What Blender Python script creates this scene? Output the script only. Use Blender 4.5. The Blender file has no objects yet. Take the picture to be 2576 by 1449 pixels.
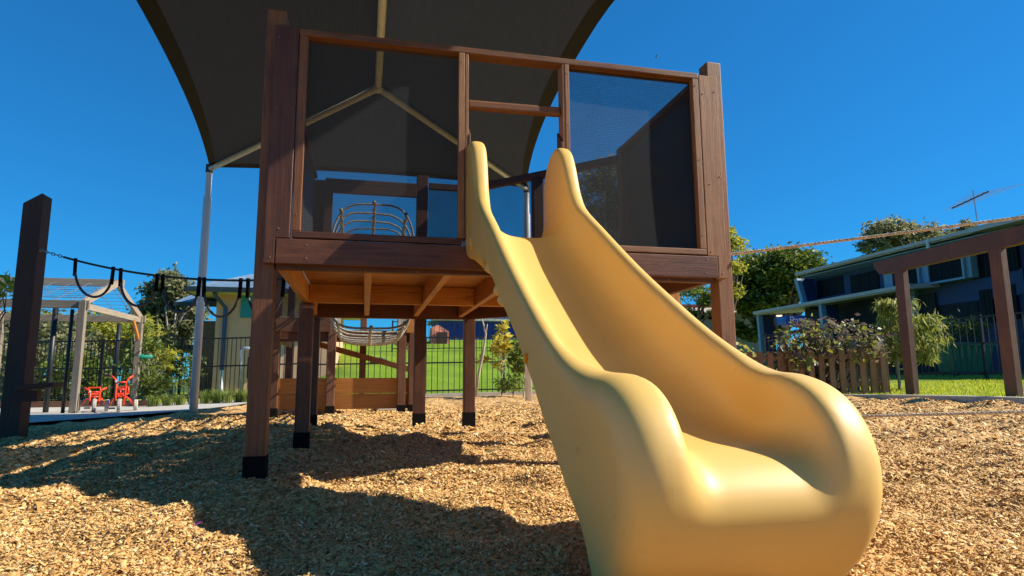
import bpy, bmesh, math, random
import numpy as np
from mathutils import Vector, Matrix
random.seed(7); RNG = np.random.default_rng(11)
S = bpy.context.scene
COL = S.collection

# ------------------------------------------------------------------ camera
RIGHT = Vector((0.97435147, -0.22495146, -0.00600386))
UP = Vector((-0.02694735, -0.14312437, 0.98933779))
FWD = Vector((0.22341228, 0.96380094, 0.14551529))
CAM = Vector((0.4609625, -3.3396957, 0.4718237))
cd = bpy.data.cameras.new('camera'); cam = bpy.data.objects.new('camera', cd); COL.objects.link(cam)
mw = Matrix((RIGHT, UP, -FWD)).transposed().to_4x4(); mw.translation = CAM
cam.matrix_world = mw
cd.sensor_width = 36.0; cd.lens = 36 * 2219.01 / 3600; cd.clip_start = .05; cd.clip_end = 2000
S.camera = cam

# ------------------------------------------------------------------ light
SUN = Vector((1.25, -0.25, 1.0)).normalized()        # towards the sun
elev = math.asin(SUN.z); rot = math.atan2(SUN.x, SUN.y)
W = bpy.data.worlds.new('World'); S.world = W; W.use_nodes = True
wn = W.node_tree.nodes; wl = W.node_tree.links
bg = wn['Background']
sky = wn.new('ShaderNodeTexSky'); sky.sky_type = 'NISHITA'; sky.sun_disc = False
sky.sun_elevation = elev; sky.sun_rotation = rot
sky.air_density = 1.0; sky.dust_density = 0.0; sky.ozone_density = 2.5; sky.altitude = 0
gm = wn.new('ShaderNodeGamma'); gm.inputs[1].default_value = .75
tint = wn.new('ShaderNodeMix'); tint.data_type = 'RGBA'; tint.blend_type = 'MULTIPLY'; tint.inputs[0].default_value = 1
tint.inputs[7].default_value = (.085, .60, 1.10, 1)      # clear winter sky: deep blue
wl.new(sky.outputs[0], gm.inputs[0]); wl.new(gm.outputs[0], tint.inputs[6]); wl.new(tint.outputs[2], bg.inputs[0])
bg.inputs[1].default_value = 0.118
sd = bpy.data.lights.new('sun', 'SUN'); sun = bpy.data.objects.new('sun', sd); COL.objects.link(sun)
sd.energy = 5.0; sd.angle = math.radians(.53); sd.color = (1, .93, .8)
sun.rotation_euler = SUN.to_track_quat('Z', 'Y').to_euler()
S.view_settings.view_transform = 'Standard'; S.view_settings.look = 'None'
S.view_settings.exposure = 0.70; S.view_settings.gamma = 1.0
S.cycles.use_denoising = True
S.cycles.max_bounces = 8; S.cycles.transparent_max_bounces = 24

# ------------------------------------------------------------------ helpers
FP = 2219.01 / 1.397516
def px(x, y, d):
    """a point d metres from the camera along its axis, seen at (x, y) of a 2576 x 1449 picture"""
    return CAM + (FWD + RIGHT * ((x - 1288) / FP) - UP * ((y - 724.5) / FP)) * d
def ss(a, b, t):
    t = np.clip((t - a) / (b - a), 0, 1); return t * t * (3 - 2 * t)
def h(x, y):
    """large shape of the ground"""
    x = np.asarray(x, float); y = np.asarray(y, float)
    m = .07 * ss(1.45, 2.4, y) * ss(-2.5, -.6, x) * (1 - ss(2.5, 8, y))
    g = .015 * np.clip(x - 1, 0, 14) + .03 * np.clip(x, -4, 0) + .008 * np.clip(y - 2, 0, 12)
    hill = np.clip(y - 12.8, 0, 15) * .155 * (1 - ss(7.5, 13, x)) * ss(-1.5, .3, x + (y - 12.8) * .12)
    g = g + .03 * np.clip(x - 9, 0, 9)
    g = g + 1.25 * ss(25, 29, x) * ss(24, 30, y)
    return m + g + hill
def hn(x, y):
    """small bumps of the raked bark"""
    x = np.asarray(x, float); y = np.asarray(y, float)
    s = 0
    for k, (a, fx, fy, p) in enumerate(BUMPS):
        s = s + a * np.sin(fx * x + fy * y + p)
    return s - .018
BUMPS = []
for k in range(26):
    wl_ = random.choice((.25, .35, .5, .8, 1.3)) * random.uniform(.8, 1.2)
    an = random.uniform(0, math.pi); f = 2 * math.pi / wl_
    BUMPS.append((.0085 * wl_ ** .6, f * math.cos(an), f * math.sin(an), random.uniform(0, 6.28)))
def gz(x, y): return float(h(x, y))
def gp(x, y):
    """ground point seen at picture point"""
    r = FWD + RIGHT * ((x - 1288) / FP) - UP * ((y - 724.5) / FP)
    t = 8.0
    for _ in range(60):
        p = CAM + r * t
        t += (p.z - gz(p.x, p.y)) / max(.02, -r.z) * .4
        t = min(max(t, .5), 60)
    return CAM + r * t

WM = {}
def place(o, world, parent=None):
    WM[o.name] = world.copy()
    if parent is not None:
        o.parent = parent
        o.matrix_basis = WM[parent.name].inverted() @ world
    else:
        o.matrix_basis = world
def tag(o, label=None, cat=None, group=None, kind=None):
    if label: o['label'] = label
    if cat: o['category'] = cat
    if group: o['group'] = group
    if kind: o['kind'] = kind
    return o
def thing(name, loc, label, cat, group=None):
    o = bpy.data.objects.new(name, None); COL.objects.link(o); o.empty_display_size = .2
    place(o, Matrix.Translation(Vector(loc))); return tag(o, label, cat, group)
class MB:
    def __init__(s): s.v = []; s.f = []
    def add(s, vs, fs):
        n = len(s.v); s.v += [tuple(v) for v in vs]; s.f += [tuple(i + n for i in f) for f in fs]
    def box(s, c, d, R=None):
        c = Vector(c); a = []
        for i in range(8):
            q = Vector(((i & 1) - .5, ((i >> 1) & 1) - .5, (i >> 2) - .5)); q = Vector((q.x * d[0], q.y * d[1], q.z * d[2]))
            a.append(c + (R @ q if R else q))
        s.add(a, [(0, 2, 3, 1), (4, 5, 7, 6), (0, 1, 5, 4), (2, 6, 7, 3), (0, 4, 6, 2), (1, 3, 7, 5)])
    def prism(s, poly, a, b, axis=1):
        """poly of 2D points extruded between a and b along an axis"""
        n = len(poly)
        def P(p, t):
            return (p[0], t, p[1]) if axis == 1 else ((t, p[0], p[1]) if axis == 0 else (p[0], p[1], t))
        s.add([P(p, a) for p in poly] + [P(p, b) for p in poly],
              [tuple(range(n)), tuple(range(2 * n - 1, n - 1, -1))] + [(i, i + n, (i + 1) % n + n, (i + 1) % n) for i in range(n)])
    def tube(s, pts, r, n=8, cap=True, closed=False):
        pts = [Vector(p) for p in pts]; m = len(pts); rr = r if hasattr(r, '__len__') else [r] * m
        base = len(s.v); prev = None
        for i, p in enumerate(pts):
            if closed: t = pts[(i + 1) % m] - pts[i - 1]
            else: t = pts[min(i + 1, m - 1)] - pts[max(i - 1, 0)]
            t.normalize()
            if prev is None:
                u = t.orthogonal().normalized()
            else:
                u = (prev - t * prev.dot(t)).normalized()
            prev = u; w = t.cross(u)
            for k in range(n):
                a = 2 * math.pi * k / n
                s.v.append(tuple(p + (u * math.cos(a) + w * math.sin(a)) * rr[i]))
        for i in range(m if closed else m - 1):
            j = (i + 1) % m
            for k in range(n):
                q = (k + 1) % n
                s.f.append((base + i * n + k, base + i * n + q, base + j * n + q, base + j * n + k))
        if cap and not closed:
            s.f.append(tuple(base + k for k in range(n - 1, -1, -1))); s.f.append(tuple(base + (m - 1) * n + k for k in range(n)))
    def lathe(s, c, axis, prof, n=16):
        c = Vector(c); axis = Vector(axis).normalized(); u = axis.orthogonal().normalized(); w = axis.cross(u); b = len(s.v)
        for (a, r) in prof:
            for k in range(n):
                t = 2 * math.pi * k / n
                s.v.append(tuple(c + axis * a + (u * math.cos(t) + w * math.sin(t)) * r))
        for i in range(len(prof) - 1):
            for k in range(n):
                q = (k + 1) % n
                s.f.append((b + i * n + k, b + i * n + q, b + (i + 1) * n + q, b + (i + 1) * n + k))
        s.f.append(tuple(b + k for k in range(n - 1, -1, -1))); s.f.append(tuple(b + (len(prof) - 1) * n + k for k in range(n)))
    def build(s, name, mat, parent=None, smooth=False, bevel=0, upright=False):
        L = WM[parent.name] if parent is not None else Matrix()
        keep = parent
        if upright:                                         # local X runs up, for the timber grain
            c = sum((Vector(v) for v in s.v), Vector()) / len(s.v)
            L = Matrix(((0, 0, -1, c.x), (0, 1, 0, c.y), (1, 0, 0, c.z), (0, 0, 0, 1)))
        Li = L.inverted()
        me = bpy.data.meshes.new(name)
        if parent is not None or upright:
            me.from_pydata([tuple(Li @ Vector(v)) for v in s.v], [], s.f)
        else: me.from_pydata(s.v, [], s.f)
        if bevel:
            bm = bmesh.new(); bm.from_mesh(me); bmesh.ops.recalc_face_normals(bm, faces=bm.faces)
            bmesh.ops.bevel(bm, geom=[e for e in bm.edges if len(e.link_faces) == 2 and e.calc_face_angle(0) > .5], offset=bevel, segments=1, affect='EDGES')
            bm.to_mesh(me); bm.free()
        me.materials.append(mat)
        if smooth:
            for p in me.polygons: p.use_smooth = True
        o = bpy.data.objects.new(name, me); COL.objects.link(o)
        place(o, L, parent); return o
def ground_it(o):
    """give a single-mesh thing its origin at its own base"""
    me = o.data; n = len(me.vertices); a = np.empty(n * 3); me.vertices.foreach_get('co', a); a = a.reshape(-1, 3)
    c = Vector((float(a[:, 0].mean()), float(a[:, 1].mean()), float(a[:, 2].min())))
    me.transform(Matrix.Translation(-c)); place(o, Matrix.Translation(c)); return o
BOX = {}
def boxmesh(L, w, t, mat, bev):
    key = (round(L, 3), round(w, 4), round(t, 4), mat.name, bev)
    if key in BOX: return BOX[key]
    bm = bmesh.new(); bmesh.ops.create_cube(bm, size=1)
    for v in bm.verts: v.co = Vector((v.co.x * L, v.co.y * w, v.co.z * t))
    if bev: bmesh.ops.bevel(bm, geom=bm.edges[:], offset=min(bev, w * .3, t * .3), segments=2, affect='EDGES', profile=.6)
    me = bpy.data.meshes.new('board'); bm.to_mesh(me); bm.free(); me.materials.append(mat)
    BOX[key] = me; return me
def board(name, p0, p1, w, t, mat, parent=None, up=(0, 0, 1), bev=.004):
    """timber between two points: w across, t along `up`"""
    p0 = Vector(p0); p1 = Vector(p1); X = (p1 - p0); L = X.length; X.normalize()
    Z = Vector(up); Z = (Z - X * Z.dot(X)).normalized(); Y = Z.cross(X)
    M = Matrix((X, Y, Z)).transposed().to_4x4(); M.translation = (p0 + p1) / 2
    o = bpy.data.objects.new(name, boxmesh(L, w, t, mat, bev)); COL.objects.link(o); place(o, M, parent); return o
def vpost(name, x, y, z0, z1, w, mat, parent=None, d=None, bev=.006):
    return board(name, (x, y, z0), (x, y, z1), w, d or w, mat, parent, up=(0, 1, 0), bev=bev)

# ------------------------------------------------------------------ materials
def newmat(name):
    m = bpy.data.materials.new(name); m.use_nodes = True
    return m, m.node_tree.nodes, m.node_tree.links, m.node_tree.nodes['Principled BSDF']
def ramp(n, stops):
    r = n.new('ShaderNodeValToRGB'); e = r.color_ramp.elements
    while len(e) < len(stops): e.new(.5)
    for q, (p, c) in zip(e, stops): q.position = p; q.color = (*c, 1)
    return r
def simple(name, c, rough=.5, metal=0, var=.25, scale=6, bump=0, bscale=80, spec=.5):
    m, n, l, b = newmat(name)
    tc = n.new('ShaderNodeTexCoord'); nz = n.new('ShaderNodeTexNoise'); nz.inputs['Scale'].default_value = scale; nz.inputs['Detail'].default_value = 6
    l.new(tc.outputs['Object'], nz.inputs['Vector'])
    r = ramp(n, [(.3, tuple(v * (1 - var) for v in c)), (.7, tuple(min(1, v * (1 + var)) for v in c))])
    l.new(nz.outputs['Fac'], r.inputs[0]); l.new(r.outputs[0], b.inputs['Base Color'])
    b.inputs['Roughness'].default_value = rough; b.inputs['Metallic'].default_value = metal; b.inputs['Specular IOR Level'].default_value = spec
    if bump:
        z = n.new('ShaderNodeTexNoise'); z.inputs['Scale'].default_value = bscale; z.inputs['Detail'].default_value = 4
        l.new(tc.outputs['Object'], z.inputs['Vector'])
        bp = n.new('ShaderNodeBump'); bp.inputs['Strength'].default_value = bump; bp.inputs['Distance'].default_value = .01
        l.new(z.outputs['Fac'], bp.inputs['Height']); l.new(bp.outputs[0], b.inputs['Normal'])
    return m
def wood(name, dark, light, wear, rough=.5, grain=1.0, wearamt=.5):
    """stained timber, grain along local X"""
    m, n, l, b = newmat(name)
    tc = n.new('ShaderNodeTexCoord'); oi = n.new('ShaderNodeObjectInfo')
    ad = n.new('ShaderNodeVectorMath'); ad.operation = 'ADD'
    mu = n.new('ShaderNodeVectorMath'); mu.operation = 'SCALE'; mu.inputs[0].default_value = (13.1, 7.7, 5.3)
    l.new(oi.outputs['Random'], mu.inputs['Scale']); l.new(tc.outputs['Object'], ad.inputs[0]); l.new(mu.outputs[0], ad.inputs[1])
    def noise(sc, det, mapscale, dist=0):
        mp = n.new('ShaderNodeMapping'); mp.inputs['Scale'].default_value = mapscale; l.new(ad.outputs[0], mp.inputs[0])
        z = n.new('ShaderNodeTexNoise'); z.inputs['Scale'].default_value = sc; z.inputs['Detail'].default_value = det; z.inputs['Distortion'].default_value = dist
        z.inputs['Roughness'].default_value = .65
        l.new(mp.outputs[0], z.inputs['Vector']); return z
    g = noise(1, 8, (3 * grain, 60 * grain, 60 * grain), .4); blot = noise(3.2, 4, (1, 1.8, 1.8)); fine = noise(1, 3, (12, 320, 320))
    r = ramp(n, [(.32, dark), (.52, tuple((a + c) / 2 for a, c in zip(dark, light))), (.72, light)]); l.new(g.outputs['Fac'], r.inputs[0])
    mx = n.new('ShaderNodeMix'); mx.data_type = 'RGBA'; l.new(r.outputs[0], mx.inputs[6]); mx.inputs[7].default_value = (*wear, 1)
    wr = ramp(n, [(.45, (0, 0, 0)), (.75, (wearamt,) * 3)]); l.new(blot.outputs['Fac'], wr.inputs[0]); l.new(wr.outputs[0], mx.inputs[0])
    vr = n.new('ShaderNodeMapRange'); vr.inputs['To Min'].default_value = .82; vr.inputs['To Max'].default_value = 1.16; l.new(oi.outputs['Random'], vr.inputs[0])
    hv = n.new('ShaderNodeHueSaturation'); l.new(vr.outputs[0], hv.inputs['Value']); l.new(mx.outputs[2], hv.inputs['Color'])
    stk = noise(1, 5, (1.3, 26, 26), .8); sr = ramp(n, [(.60, (1, 1, 1)), (.70, (.50, .46, .44))]); l.new(stk.outputs['Fac'], sr.inputs[0])
    mm = n.new('ShaderNodeMix'); mm.data_type = 'RGBA'; mm.blend_type = 'MULTIPLY'; mm.inputs[0].default_value = .85; l.new(hv.outputs[0], mm.inputs[6]); l.new(sr.outputs[0], mm.inputs[7])
    l.new(mm.outputs[2], b.inputs['Base Color'])
    rr = n.new('ShaderNodeMapRange'); rr.inputs['To Min'].default_value = rough - .1; rr.inputs['To Max'].default_value = rough + .15; l.new(blot.outputs['Fac'], rr.inputs[0]); l.new(rr.outputs[0], b.inputs['Roughness'])
    bp = n.new('ShaderNodeBump'); bp.inputs['Strength'].default_value = .35; bp.inputs['Distance'].default_value = .004
    sm = n.new('ShaderNodeMath'); sm.operation = 'ADD'; l.new(g.outputs['Fac'], sm.inputs[0]); l.new(fine.outputs['Fac'], sm.inputs[1])
    l.new(sm.outputs[0], bp.inputs['Height']); l.new(bp.outputs[0], b.inputs['Normal'])
    return m
def netcloth(name, c, alpha, scale=140, lit=1.0):
    """woven shade cloth: threads and holes"""
    m, n, l, b = newmat(name)
    tc = n.new('ShaderNodeTexCoord')
    nz = n.new('ShaderNodeTexNoise'); nz.inputs['Scale'].default_value = 7; nz.inputs['Detail'].default_value = 6; l.new(tc.outputs['Object'], nz.inputs['Vector'])
    w1 = n.new('ShaderNodeTexWave'); w1.bands_direction = 'Z'; w1.inputs['Scale'].default_value = scale / 6.28; w1.inputs['Distortion'].default_value = .5; w1.inputs['Detail'].default_value = 1
    l.new(tc.outputs['Object'], w1.inputs['Vector'])
    sp = n.new('ShaderNodeTexNoise'); sp.inputs['Scale'].default_value = 330; sp.inputs['Detail'].default_value = 1; l.new(tc.outputs['Object'], sp.inputs['Vector'])
    r = ramp(n, [(.3, tuple(v * .8 for v in c)), (.6, c), (.9, tuple(v * 1.7 for v in c))]); l.new(sp.outputs['Fac'], r.inputs[0]); l.new(r.outputs[0], b.inputs['Base Color'])
    b.inputs['Roughness'].default_value = .75; b.inputs['Specular IOR Level'].default_value = .25
    a1 = n.new('ShaderNodeMapRange'); a1.inputs['To Min'].default_value = alpha - .05; a1.inputs['To Max'].default_value = alpha + .05; l.new(w1.outputs['Fac'], a1.inputs[0])
    a2 = n.new('ShaderNodeMapRange'); a2.inputs['To Min'].default_value = -.06; a2.inputs['To Max'].default_value = .06; l.new(nz.outputs['Fac'], a2.inputs[0])
    am = n.new('ShaderNodeMath'); am.operation = 'ADD'; am.use_clamp = True; l.new(a1.outputs[0], am.inputs[0]); l.new(a2.outputs[0], am.inputs[1])
    tr = n.new('ShaderNodeBsdfTransparent'); mx = n.new('ShaderNodeMixShader')
    l.new(am.outputs[0], mx.inputs[0]); l.new(tr.outputs[0], mx.inputs[1]); l.new(b.outputs[0], mx.inputs[2]); l.new(mx.outputs[0], n['Material Output'].inputs[0])
    return m
def leafmat(name, cols, trans=.35, rough=.5, attr=False, spec=.4):
    m, n, l, b = newmat(name)
    g = n.new('ShaderNodeNewGeometry'); oi = n.new('ShaderNodeObjectInfo')
    r = ramp(n, [(i / max(1, len(cols) - 1), c) for i, c in enumerate(cols)])
    l.new((oi.outputs['Random'] if attr else g.outputs['Random Per Island']), r.inputs[0]); l.new(r.outputs[0], b.inputs['Base Color'])
    b.inputs['Roughness'].default_value = rough; b.inputs['Specular IOR Level'].default_value = spec
    t = n.new('ShaderNodeBsdfTranslucent'); hv = n.new('ShaderNodeHueSaturation'); hv.inputs['Value'].default_value = 1.5; hv.inputs['Hue'].default_value = .485
    l.new(r.outputs[0], hv.inputs['Color']); l.new(hv.outputs[0], t.inputs[0])
    mx = n.new('ShaderNodeMixShader'); mx.inputs[0].default_value = trans
    l.new(b.outputs[0], mx.inputs[1]); l.new(t.outputs[0], mx.inputs[2]); l.new(mx.outputs[0], n['Material Output'].inputs[0])
    return m
def groundmat(name, stops, scale, bump, dist, stretch=(1, 1, 1), big=.5, vor=True):
    m, n, l, b = newmat(name)
    tc = n.new('ShaderNodeTexCoord'); mp = n.new('ShaderNodeMapping'); mp.inputs['Scale'].default_value = stretch; l.new(tc.outputs['Object'], mp.inputs[0])
    v = n.new('ShaderNodeTexVoronoi'); v.inputs['Scale'].default_value = scale; l.new(mp.outputs[0], v.inputs['Vector'])
    nz = n.new('ShaderNodeTexNoise'); nz.inputs['Scale'].default_value = scale * .6; nz.inputs['Detail'].default_value = 8; nz.inputs['Roughness'].default_value = .7; l.new(mp.outputs[0], nz.inputs['Vector'])
    nb = n.new('ShaderNodeTexNoise'); nb.inputs['Scale'].default_value = big; nb.inputs['Detail'].default_value = 5; l.new(tc.outputs['Object'], nb.inputs['Vector'])
    sx = n.new('ShaderNodeSeparateColor'); l.new(v.outputs['Color'], sx.inputs[0])
    ma = n.new('ShaderNodeMix'); ma.inputs[0].default_value = .5 if vor else 1.0
    l.new(sx.outputs[0], ma.inputs[2]); l.new(nz.outputs['Fac'], ma.inputs[3])
    r = ramp(n, stops); l.new(ma.outputs[0], r.inputs[0])
    hv = n.new('ShaderNodeHueSaturation'); l.new(r.outputs[0], hv.inputs['Color'])
    mr = n.new('ShaderNodeMapRange'); mr.inputs['From Min'].default_value = .3; mr.inputs['From Max'].default_value = .7; mr.inputs['To Min'].default_value = .8; mr.inputs['To Max'].default_value = 1.15
    l.new(nb.outputs['Fac'], mr.inputs[0]); l.new(mr.outputs[0], hv.inputs['Value']); l.new(hv.outputs[0], b.inputs['Base Color'])
    b.inputs['Roughness'].default_value = .8; b.inputs['Specular IOR Level'].default_value = .25
    bp = n.new('ShaderNodeBump'); bp.inputs['Strength'].default_value = bump; bp.inputs['Distance'].default_value = dist
    l.new(ma.outputs[0], bp.inputs['Height']); l.new(bp.outputs[0], b.inputs['Normal'])
    return m

M_deck = wood('merbau_stain', (.062, .018, .007), (.155, .048, .016), (.215, .082, .031), .5)
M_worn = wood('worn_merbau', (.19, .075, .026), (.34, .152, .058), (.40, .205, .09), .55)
M_post = wood('merbau_post', (.10, .034, .010), (.23, .082, .023), (.30, .125, .040), .5)
M_honey = wood('honey_bounce', (.40, .145, .02), (.62, .26, .040), (.50, .20, .04), .5)  # honey stain, lightened so the colour carries warm bounce from the bark
M_plank = wood('sandpit_plank', (.25, .09, .012), (.46, .185, .028), (.32, .12, .022), .55)
M_weather = wood('weathered_timber', (.20, .155, .11), (.36, .29, .21), (.27, .24, .2), .75)
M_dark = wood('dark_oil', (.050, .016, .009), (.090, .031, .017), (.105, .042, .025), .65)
M_red = wood('red_brown_stain', (.08, .03, .014), (.16, .063, .028), (.21, .10, .052), .55)
M_picket = wood('picket_stain', (.20, .082, .034), (.36, .165, .075), (.40, .21, .11), .6)
M_rubber = simple('rubber_sleeve', (.006, .005, .005), .85, var=.3, spec=.15)
M_net = netcloth('shade_mesh', (.024, .025, .027), .61)
M_net2 = netcloth('dense_shade_mesh', (.032, .033, .035), .96)
M_bolt = simple('zinc_bolt', (.22, .17, .13), .55, .5, var=.2, scale=40)
M_steel = simple('black_fence_paint', (.012, .013, .014), .45, var=.2)
M_pole = simple('white_pole_paint', (.62, .62, .66), .4, var=.06, scale=3)
M_frame = simple('cream_frame_paint', (.48, .46, .42), .5, var=.12, scale=9)
M_rope = simple('manila_rope', (.66, .53, .37), .85, var=.35, scale=60, bump=.8, bscale=160)
M_rope_grey = simple('grey_rope', (.36, .34, .30), .85, var=.35, scale=50, bump=.8, bscale=160)
M_rope_dark = simple('dark_rope', (.035, .030, .028), .75, var=.3, scale=50)
M_concrete = simple('concrete', (.46, .43, .37), .85, var=.15, scale=5, bump=.3)
M_chain = simple('chain_steel', (.30, .29, .28), .4, .8)

# ------------------------------------------------------------------ the ground
def cut_sheet(name, poly, step, mat, zf, parent=None, skirt=0):
    """a polygon cut into a grid and laid on the ground"""
    bm = bmesh.new(); bm.faces.new([bm.verts.new((x, y, 0)) for x, y in poly])
    xs = [p[0] for p in poly]; ys = [p[1] for p in poly]
    for ax, lo, hi in ((0, min(xs), max(xs)), (1, min(ys), max(ys))):
        t = lo + step
        while t < hi:
            co = (t, 0, 0) if ax == 0 else (0, t, 0); no = (1, 0, 0) if ax == 0 else (0, 1, 0)
            bmesh.ops.bisect_plane(bm, geom=bm.verts[:] + bm.edges[:] + bm.faces[:], plane_co=co, plane_no=no); t += step
    for v in bm.verts: v.co.z = float(zf(v.co.x, v.co.y))
    bmesh.ops.recalc_face_normals(bm, faces=bm.faces)
    if sum(f.normal.z for f in bm.faces) < 0: bmesh.ops.reverse_faces(bm, faces=bm.faces)
    me = bpy.data.meshes.new(name); bm.to_mesh(me); bm.free(); me.materials.append(mat)
    for p in me.polygons: p.use_smooth = True
    o = bpy.data.objects.new(name, me); COL.objects.link(o); place(o, Matrix()); return tag(o, kind='structure')
def grid_obj(name, X, Y, Z, mat):
    ny, nx = X.shape; v = np.stack([X, Y, Z], -1).reshape(-1, 3)
    i = np.arange(ny * nx).reshape(ny, nx)
    f = np.stack([i[:-1, :-1], i[:-1, 1:], i[1:, 1:], i[1:, :-1]], -1).reshape(-1, 4)
    me = bpy.data.meshes.new(name); me.from_pydata(v.tolist(), [], f.tolist()); me.materials.append(mat)
    for p in me.polygons: p.use_smooth = True
    o = bpy.data.objects.new(name, me); COL.objects.link(o); place(o, Matrix()); return o
BARK = [(.15, (.19, .08, .028)), (.42, (.50, .28, .095)), (.62, (.66, .40, .15)), (.85, (.78, .53, .25))]
M_bark = groundmat('bark_mulch', BARK, 42, .9, .02, (1, .6, 1), .6)
M_soil = groundmat('far_grass', [(.2, (.03, .06, .012)), (.8, (.08, .14, .02))], 12, .5, .03)
M_lawn = groundmat('lawn_grass', [(.2, (.13, .19, .008)), (.5, (.24, .31, .012)), (.8, (.36, .38, .03))], 45, .8, .03, big=1.2, vor=False)
M_hill = groundmat('hill_grass', [(.2, (.09, .16, .006)), (.5, (.16, .265, .008)), (.8, (.26, .37, .014))], 18, .8, .04, big=.8, vor=False)
# wide terrain to the horizon
t = np.linspace(-1, 1, 90); gxs = np.sign(t) * (np.abs(t) ** 3) * 700
GX, GY = np.meshgrid(gxs + 2, gxs + 12)
tag(grid_obj('terrain', GX, GY, h(np.clip(GX, -60, 60), np.clip(GY, -60, 60)) - .09, M_soil), kind='structure')
# bark sheet, finer near the camera
ax = np.concatenate([np.linspace(-11, -3, 60)[:-1], np.linspace(-3, 4.5, 250)[:-1], np.linspace(4.5, 9.2, 80)])
ay = np.concatenate([np.linspace(-7, -2.6, 24)[:-1], np.linspace(-2.6, 3, 190)[:-1], np.linspace(3, 12.4, 150)])
GX, GY = np.meshgrid(ax, ay)
tag(grid_obj('bark_ground', GX, GY, h(GX, GY) + hn(GX, GY) * np.clip((13.5 - GY) / 4, .3, 1) + RNG.normal(0, .002, GX.shape), M_bark), kind='structure')
def chips(name, n, r0, r1, half, size, seed):
    """loose bark chips: small irregular six-sided slivers lying on the mulch"""
    g = np.random.default_rng(seed)
    r = np.sqrt(g.uniform(r0 ** 2, r1 ** 2, n)); a = math.radians(13) + g.uniform(-half, half, n)
    x = CAM.x + r * np.sin(a); y = CAM.y + r * np.cos(a)
    ok = (x > -9) & (x < 7.8) & (y < 12) & ~((y > 6 + (x + 4) * .9 - 1.2) & (x < -1.4)); x = x[ok]; y = y[ok]; n = len(x)
    z = h(x, y) + hn(x, y) + g.uniform(-.003, .010, n)
    L = size * g.gamma(5, .2, n) * 1.0; w = L * g.uniform(.18, .5, n); th = g.uniform(.002, .006, n) * size / .03
    yaw = g.uniform(0, 6.283, n); pit = g.normal(0, .35, n); rol = g.normal(0, .4, n)
    base = np.array([(-1, -1, -1), (1, -.8, -1), (.9, 1, -1), (-.85, .9, -1), (-.8, -.1, 1), (.8, .15, 1)]) * .5
    v = base[None] * np.stack([L, w, th * 2], -1)[:, None, :]
    v = v * g.uniform(.7, 1.2, (n, 6, 3))
    v[:, :, 2] += (v[:, :, 0] / L[:, None]) ** 2 * (L * g.normal(0, .35, n))[:, None]
    cx, sx = np.cos(rol), np.sin(rol); cy, sy = np.cos(pit), np.sin(pit); cz, sz = np.cos(yaw), np.sin(yaw)
    X, Yv, Z = v[..., 0], v[..., 1], v[..., 2]
    Yv, Z = Yv * cx[:, None] - Z * sx[:, None], Yv * sx[:, None] + Z * cx[:, None]
    X, Z = X * cy[:, None] + Z * sy[:, None], -X * sy[:, None] + Z * cy[:, None]
    X, Yv = X * cz[:, None] - Yv * sz[:, None], X * sz[:, None] + Yv * cz[:, None]
    co = np.stack([X + x[:, None], Yv + y[:, None], Z + z[:, None]], -1).reshape(-1, 3)
    fq = np.array([0, 1, 5, 4, 2, 3, 4, 5, 1, 2, 5, 3, 0, 4])
    fa = (fq[None] + (np.arange(n) * 6)[:, None]).reshape(-1)
    me = bpy.data.meshes.new(name); me.vertices.add(n * 6); me.vertices.foreach_set('co', co.reshape(-1))
    me.loops.add(len(fa)); me.loops.foreach_set('vertex_index', fa.astype(np.int32))
    ls = (np.array([0, 4, 8, 11])[None] + (np.arange(n) * 14)[:, None]).reshape(-1); lt = np.tile([4, 4, 3, 3], n)
    me.polygons.add(n * 4); me.polygons.foreach_set('loop_start', ls.astype(np.int32)); me.polygons.foreach_set('loop_total', lt.astype(np.int32))
    at = me.attributes.new('tint', 'FLOAT', 'POINT'); at.data.foreach_set('value', np.repeat(g.beta(2.6, 1.9, n), 6).astype(np.float32))
    me.update(); me.validate(); me.materials.append(M_chip)
    o = bpy.data.objects.new(name, me); COL.objects.link(o); place(o, Matrix()); tag(o, kind='stuff'); return o
M_chip, n_, l_, b_ = newmat('bark_chip')
at_ = n_.new('ShaderNodeAttribute'); at_.attribute_name = 'tint'
r_ = ramp(n_, [(.05, (.13, .052, .017)), (.3, (.41, .21, .062)), (.6, (.62, .365, .128)), (.85, (.75, .51, .21)), (1, (.88, .74, .48))]); l_.new(at_.outputs['Fac'], r_.inputs[0]); l_.new(r_.outputs[0], b_.inputs['Base Color'])
b_.inputs['Roughness'].default_value = .7; b_.inputs['Specular IOR Level'].default_value = .25
chips('bark_chips', 185000, 1.25, 3.2, math.radians(51), .0125, 1)
chips('bark_chips', 135000, 3.1, 5.4, math.radians(49), .0185, 2)
chips('bark_chips', 75000, 5.2, 10.5, math.radians(47), .033, 3)

# kerbs, path, lawns
def kerb(name, pts, w, hh, mat=M_concrete):
    mb = MB(); n = len(pts)
    P2 = []
    for i in range(n - 1):
        a = Vector(pts[i]); b = Vector(pts[i + 1]); m = max(1, int((b - a).length / .6))
        P2 += [a.lerp(b, k / m) for k in range(m)]
    P2.append(Vector(pts[-1])); rows = []
    for i, p in enumerate(P2):
        tt = (P2[min(i + 1, len(P2) - 1)] - P2[max(i - 1, 0)]).normalized(); nn = Vector((-tt.y, tt.x)) * w / 2
        for s_ in (-1, 1):
            q = p + nn * s_; z = gz(q.x, q.y)
            mb.v += [(q.x, q.y, z - .15), (q.x, q.y, z + hh)]
    for i in range(len(P2) - 1):
        a = i * 4; b = a + 4
        mb.f += [(a + 1, a + 3, b + 3, b + 1), (a, a + 1, b + 1, b), (a + 3, a + 2, b + 2, b + 3)]
    e = (len(P2) - 1) * 4; mb.f += [(0, 2, 3, 1), (e, e + 1, e + 3, e + 2)]
    return tag(mb.build(name, mat), kind='structure')
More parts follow.
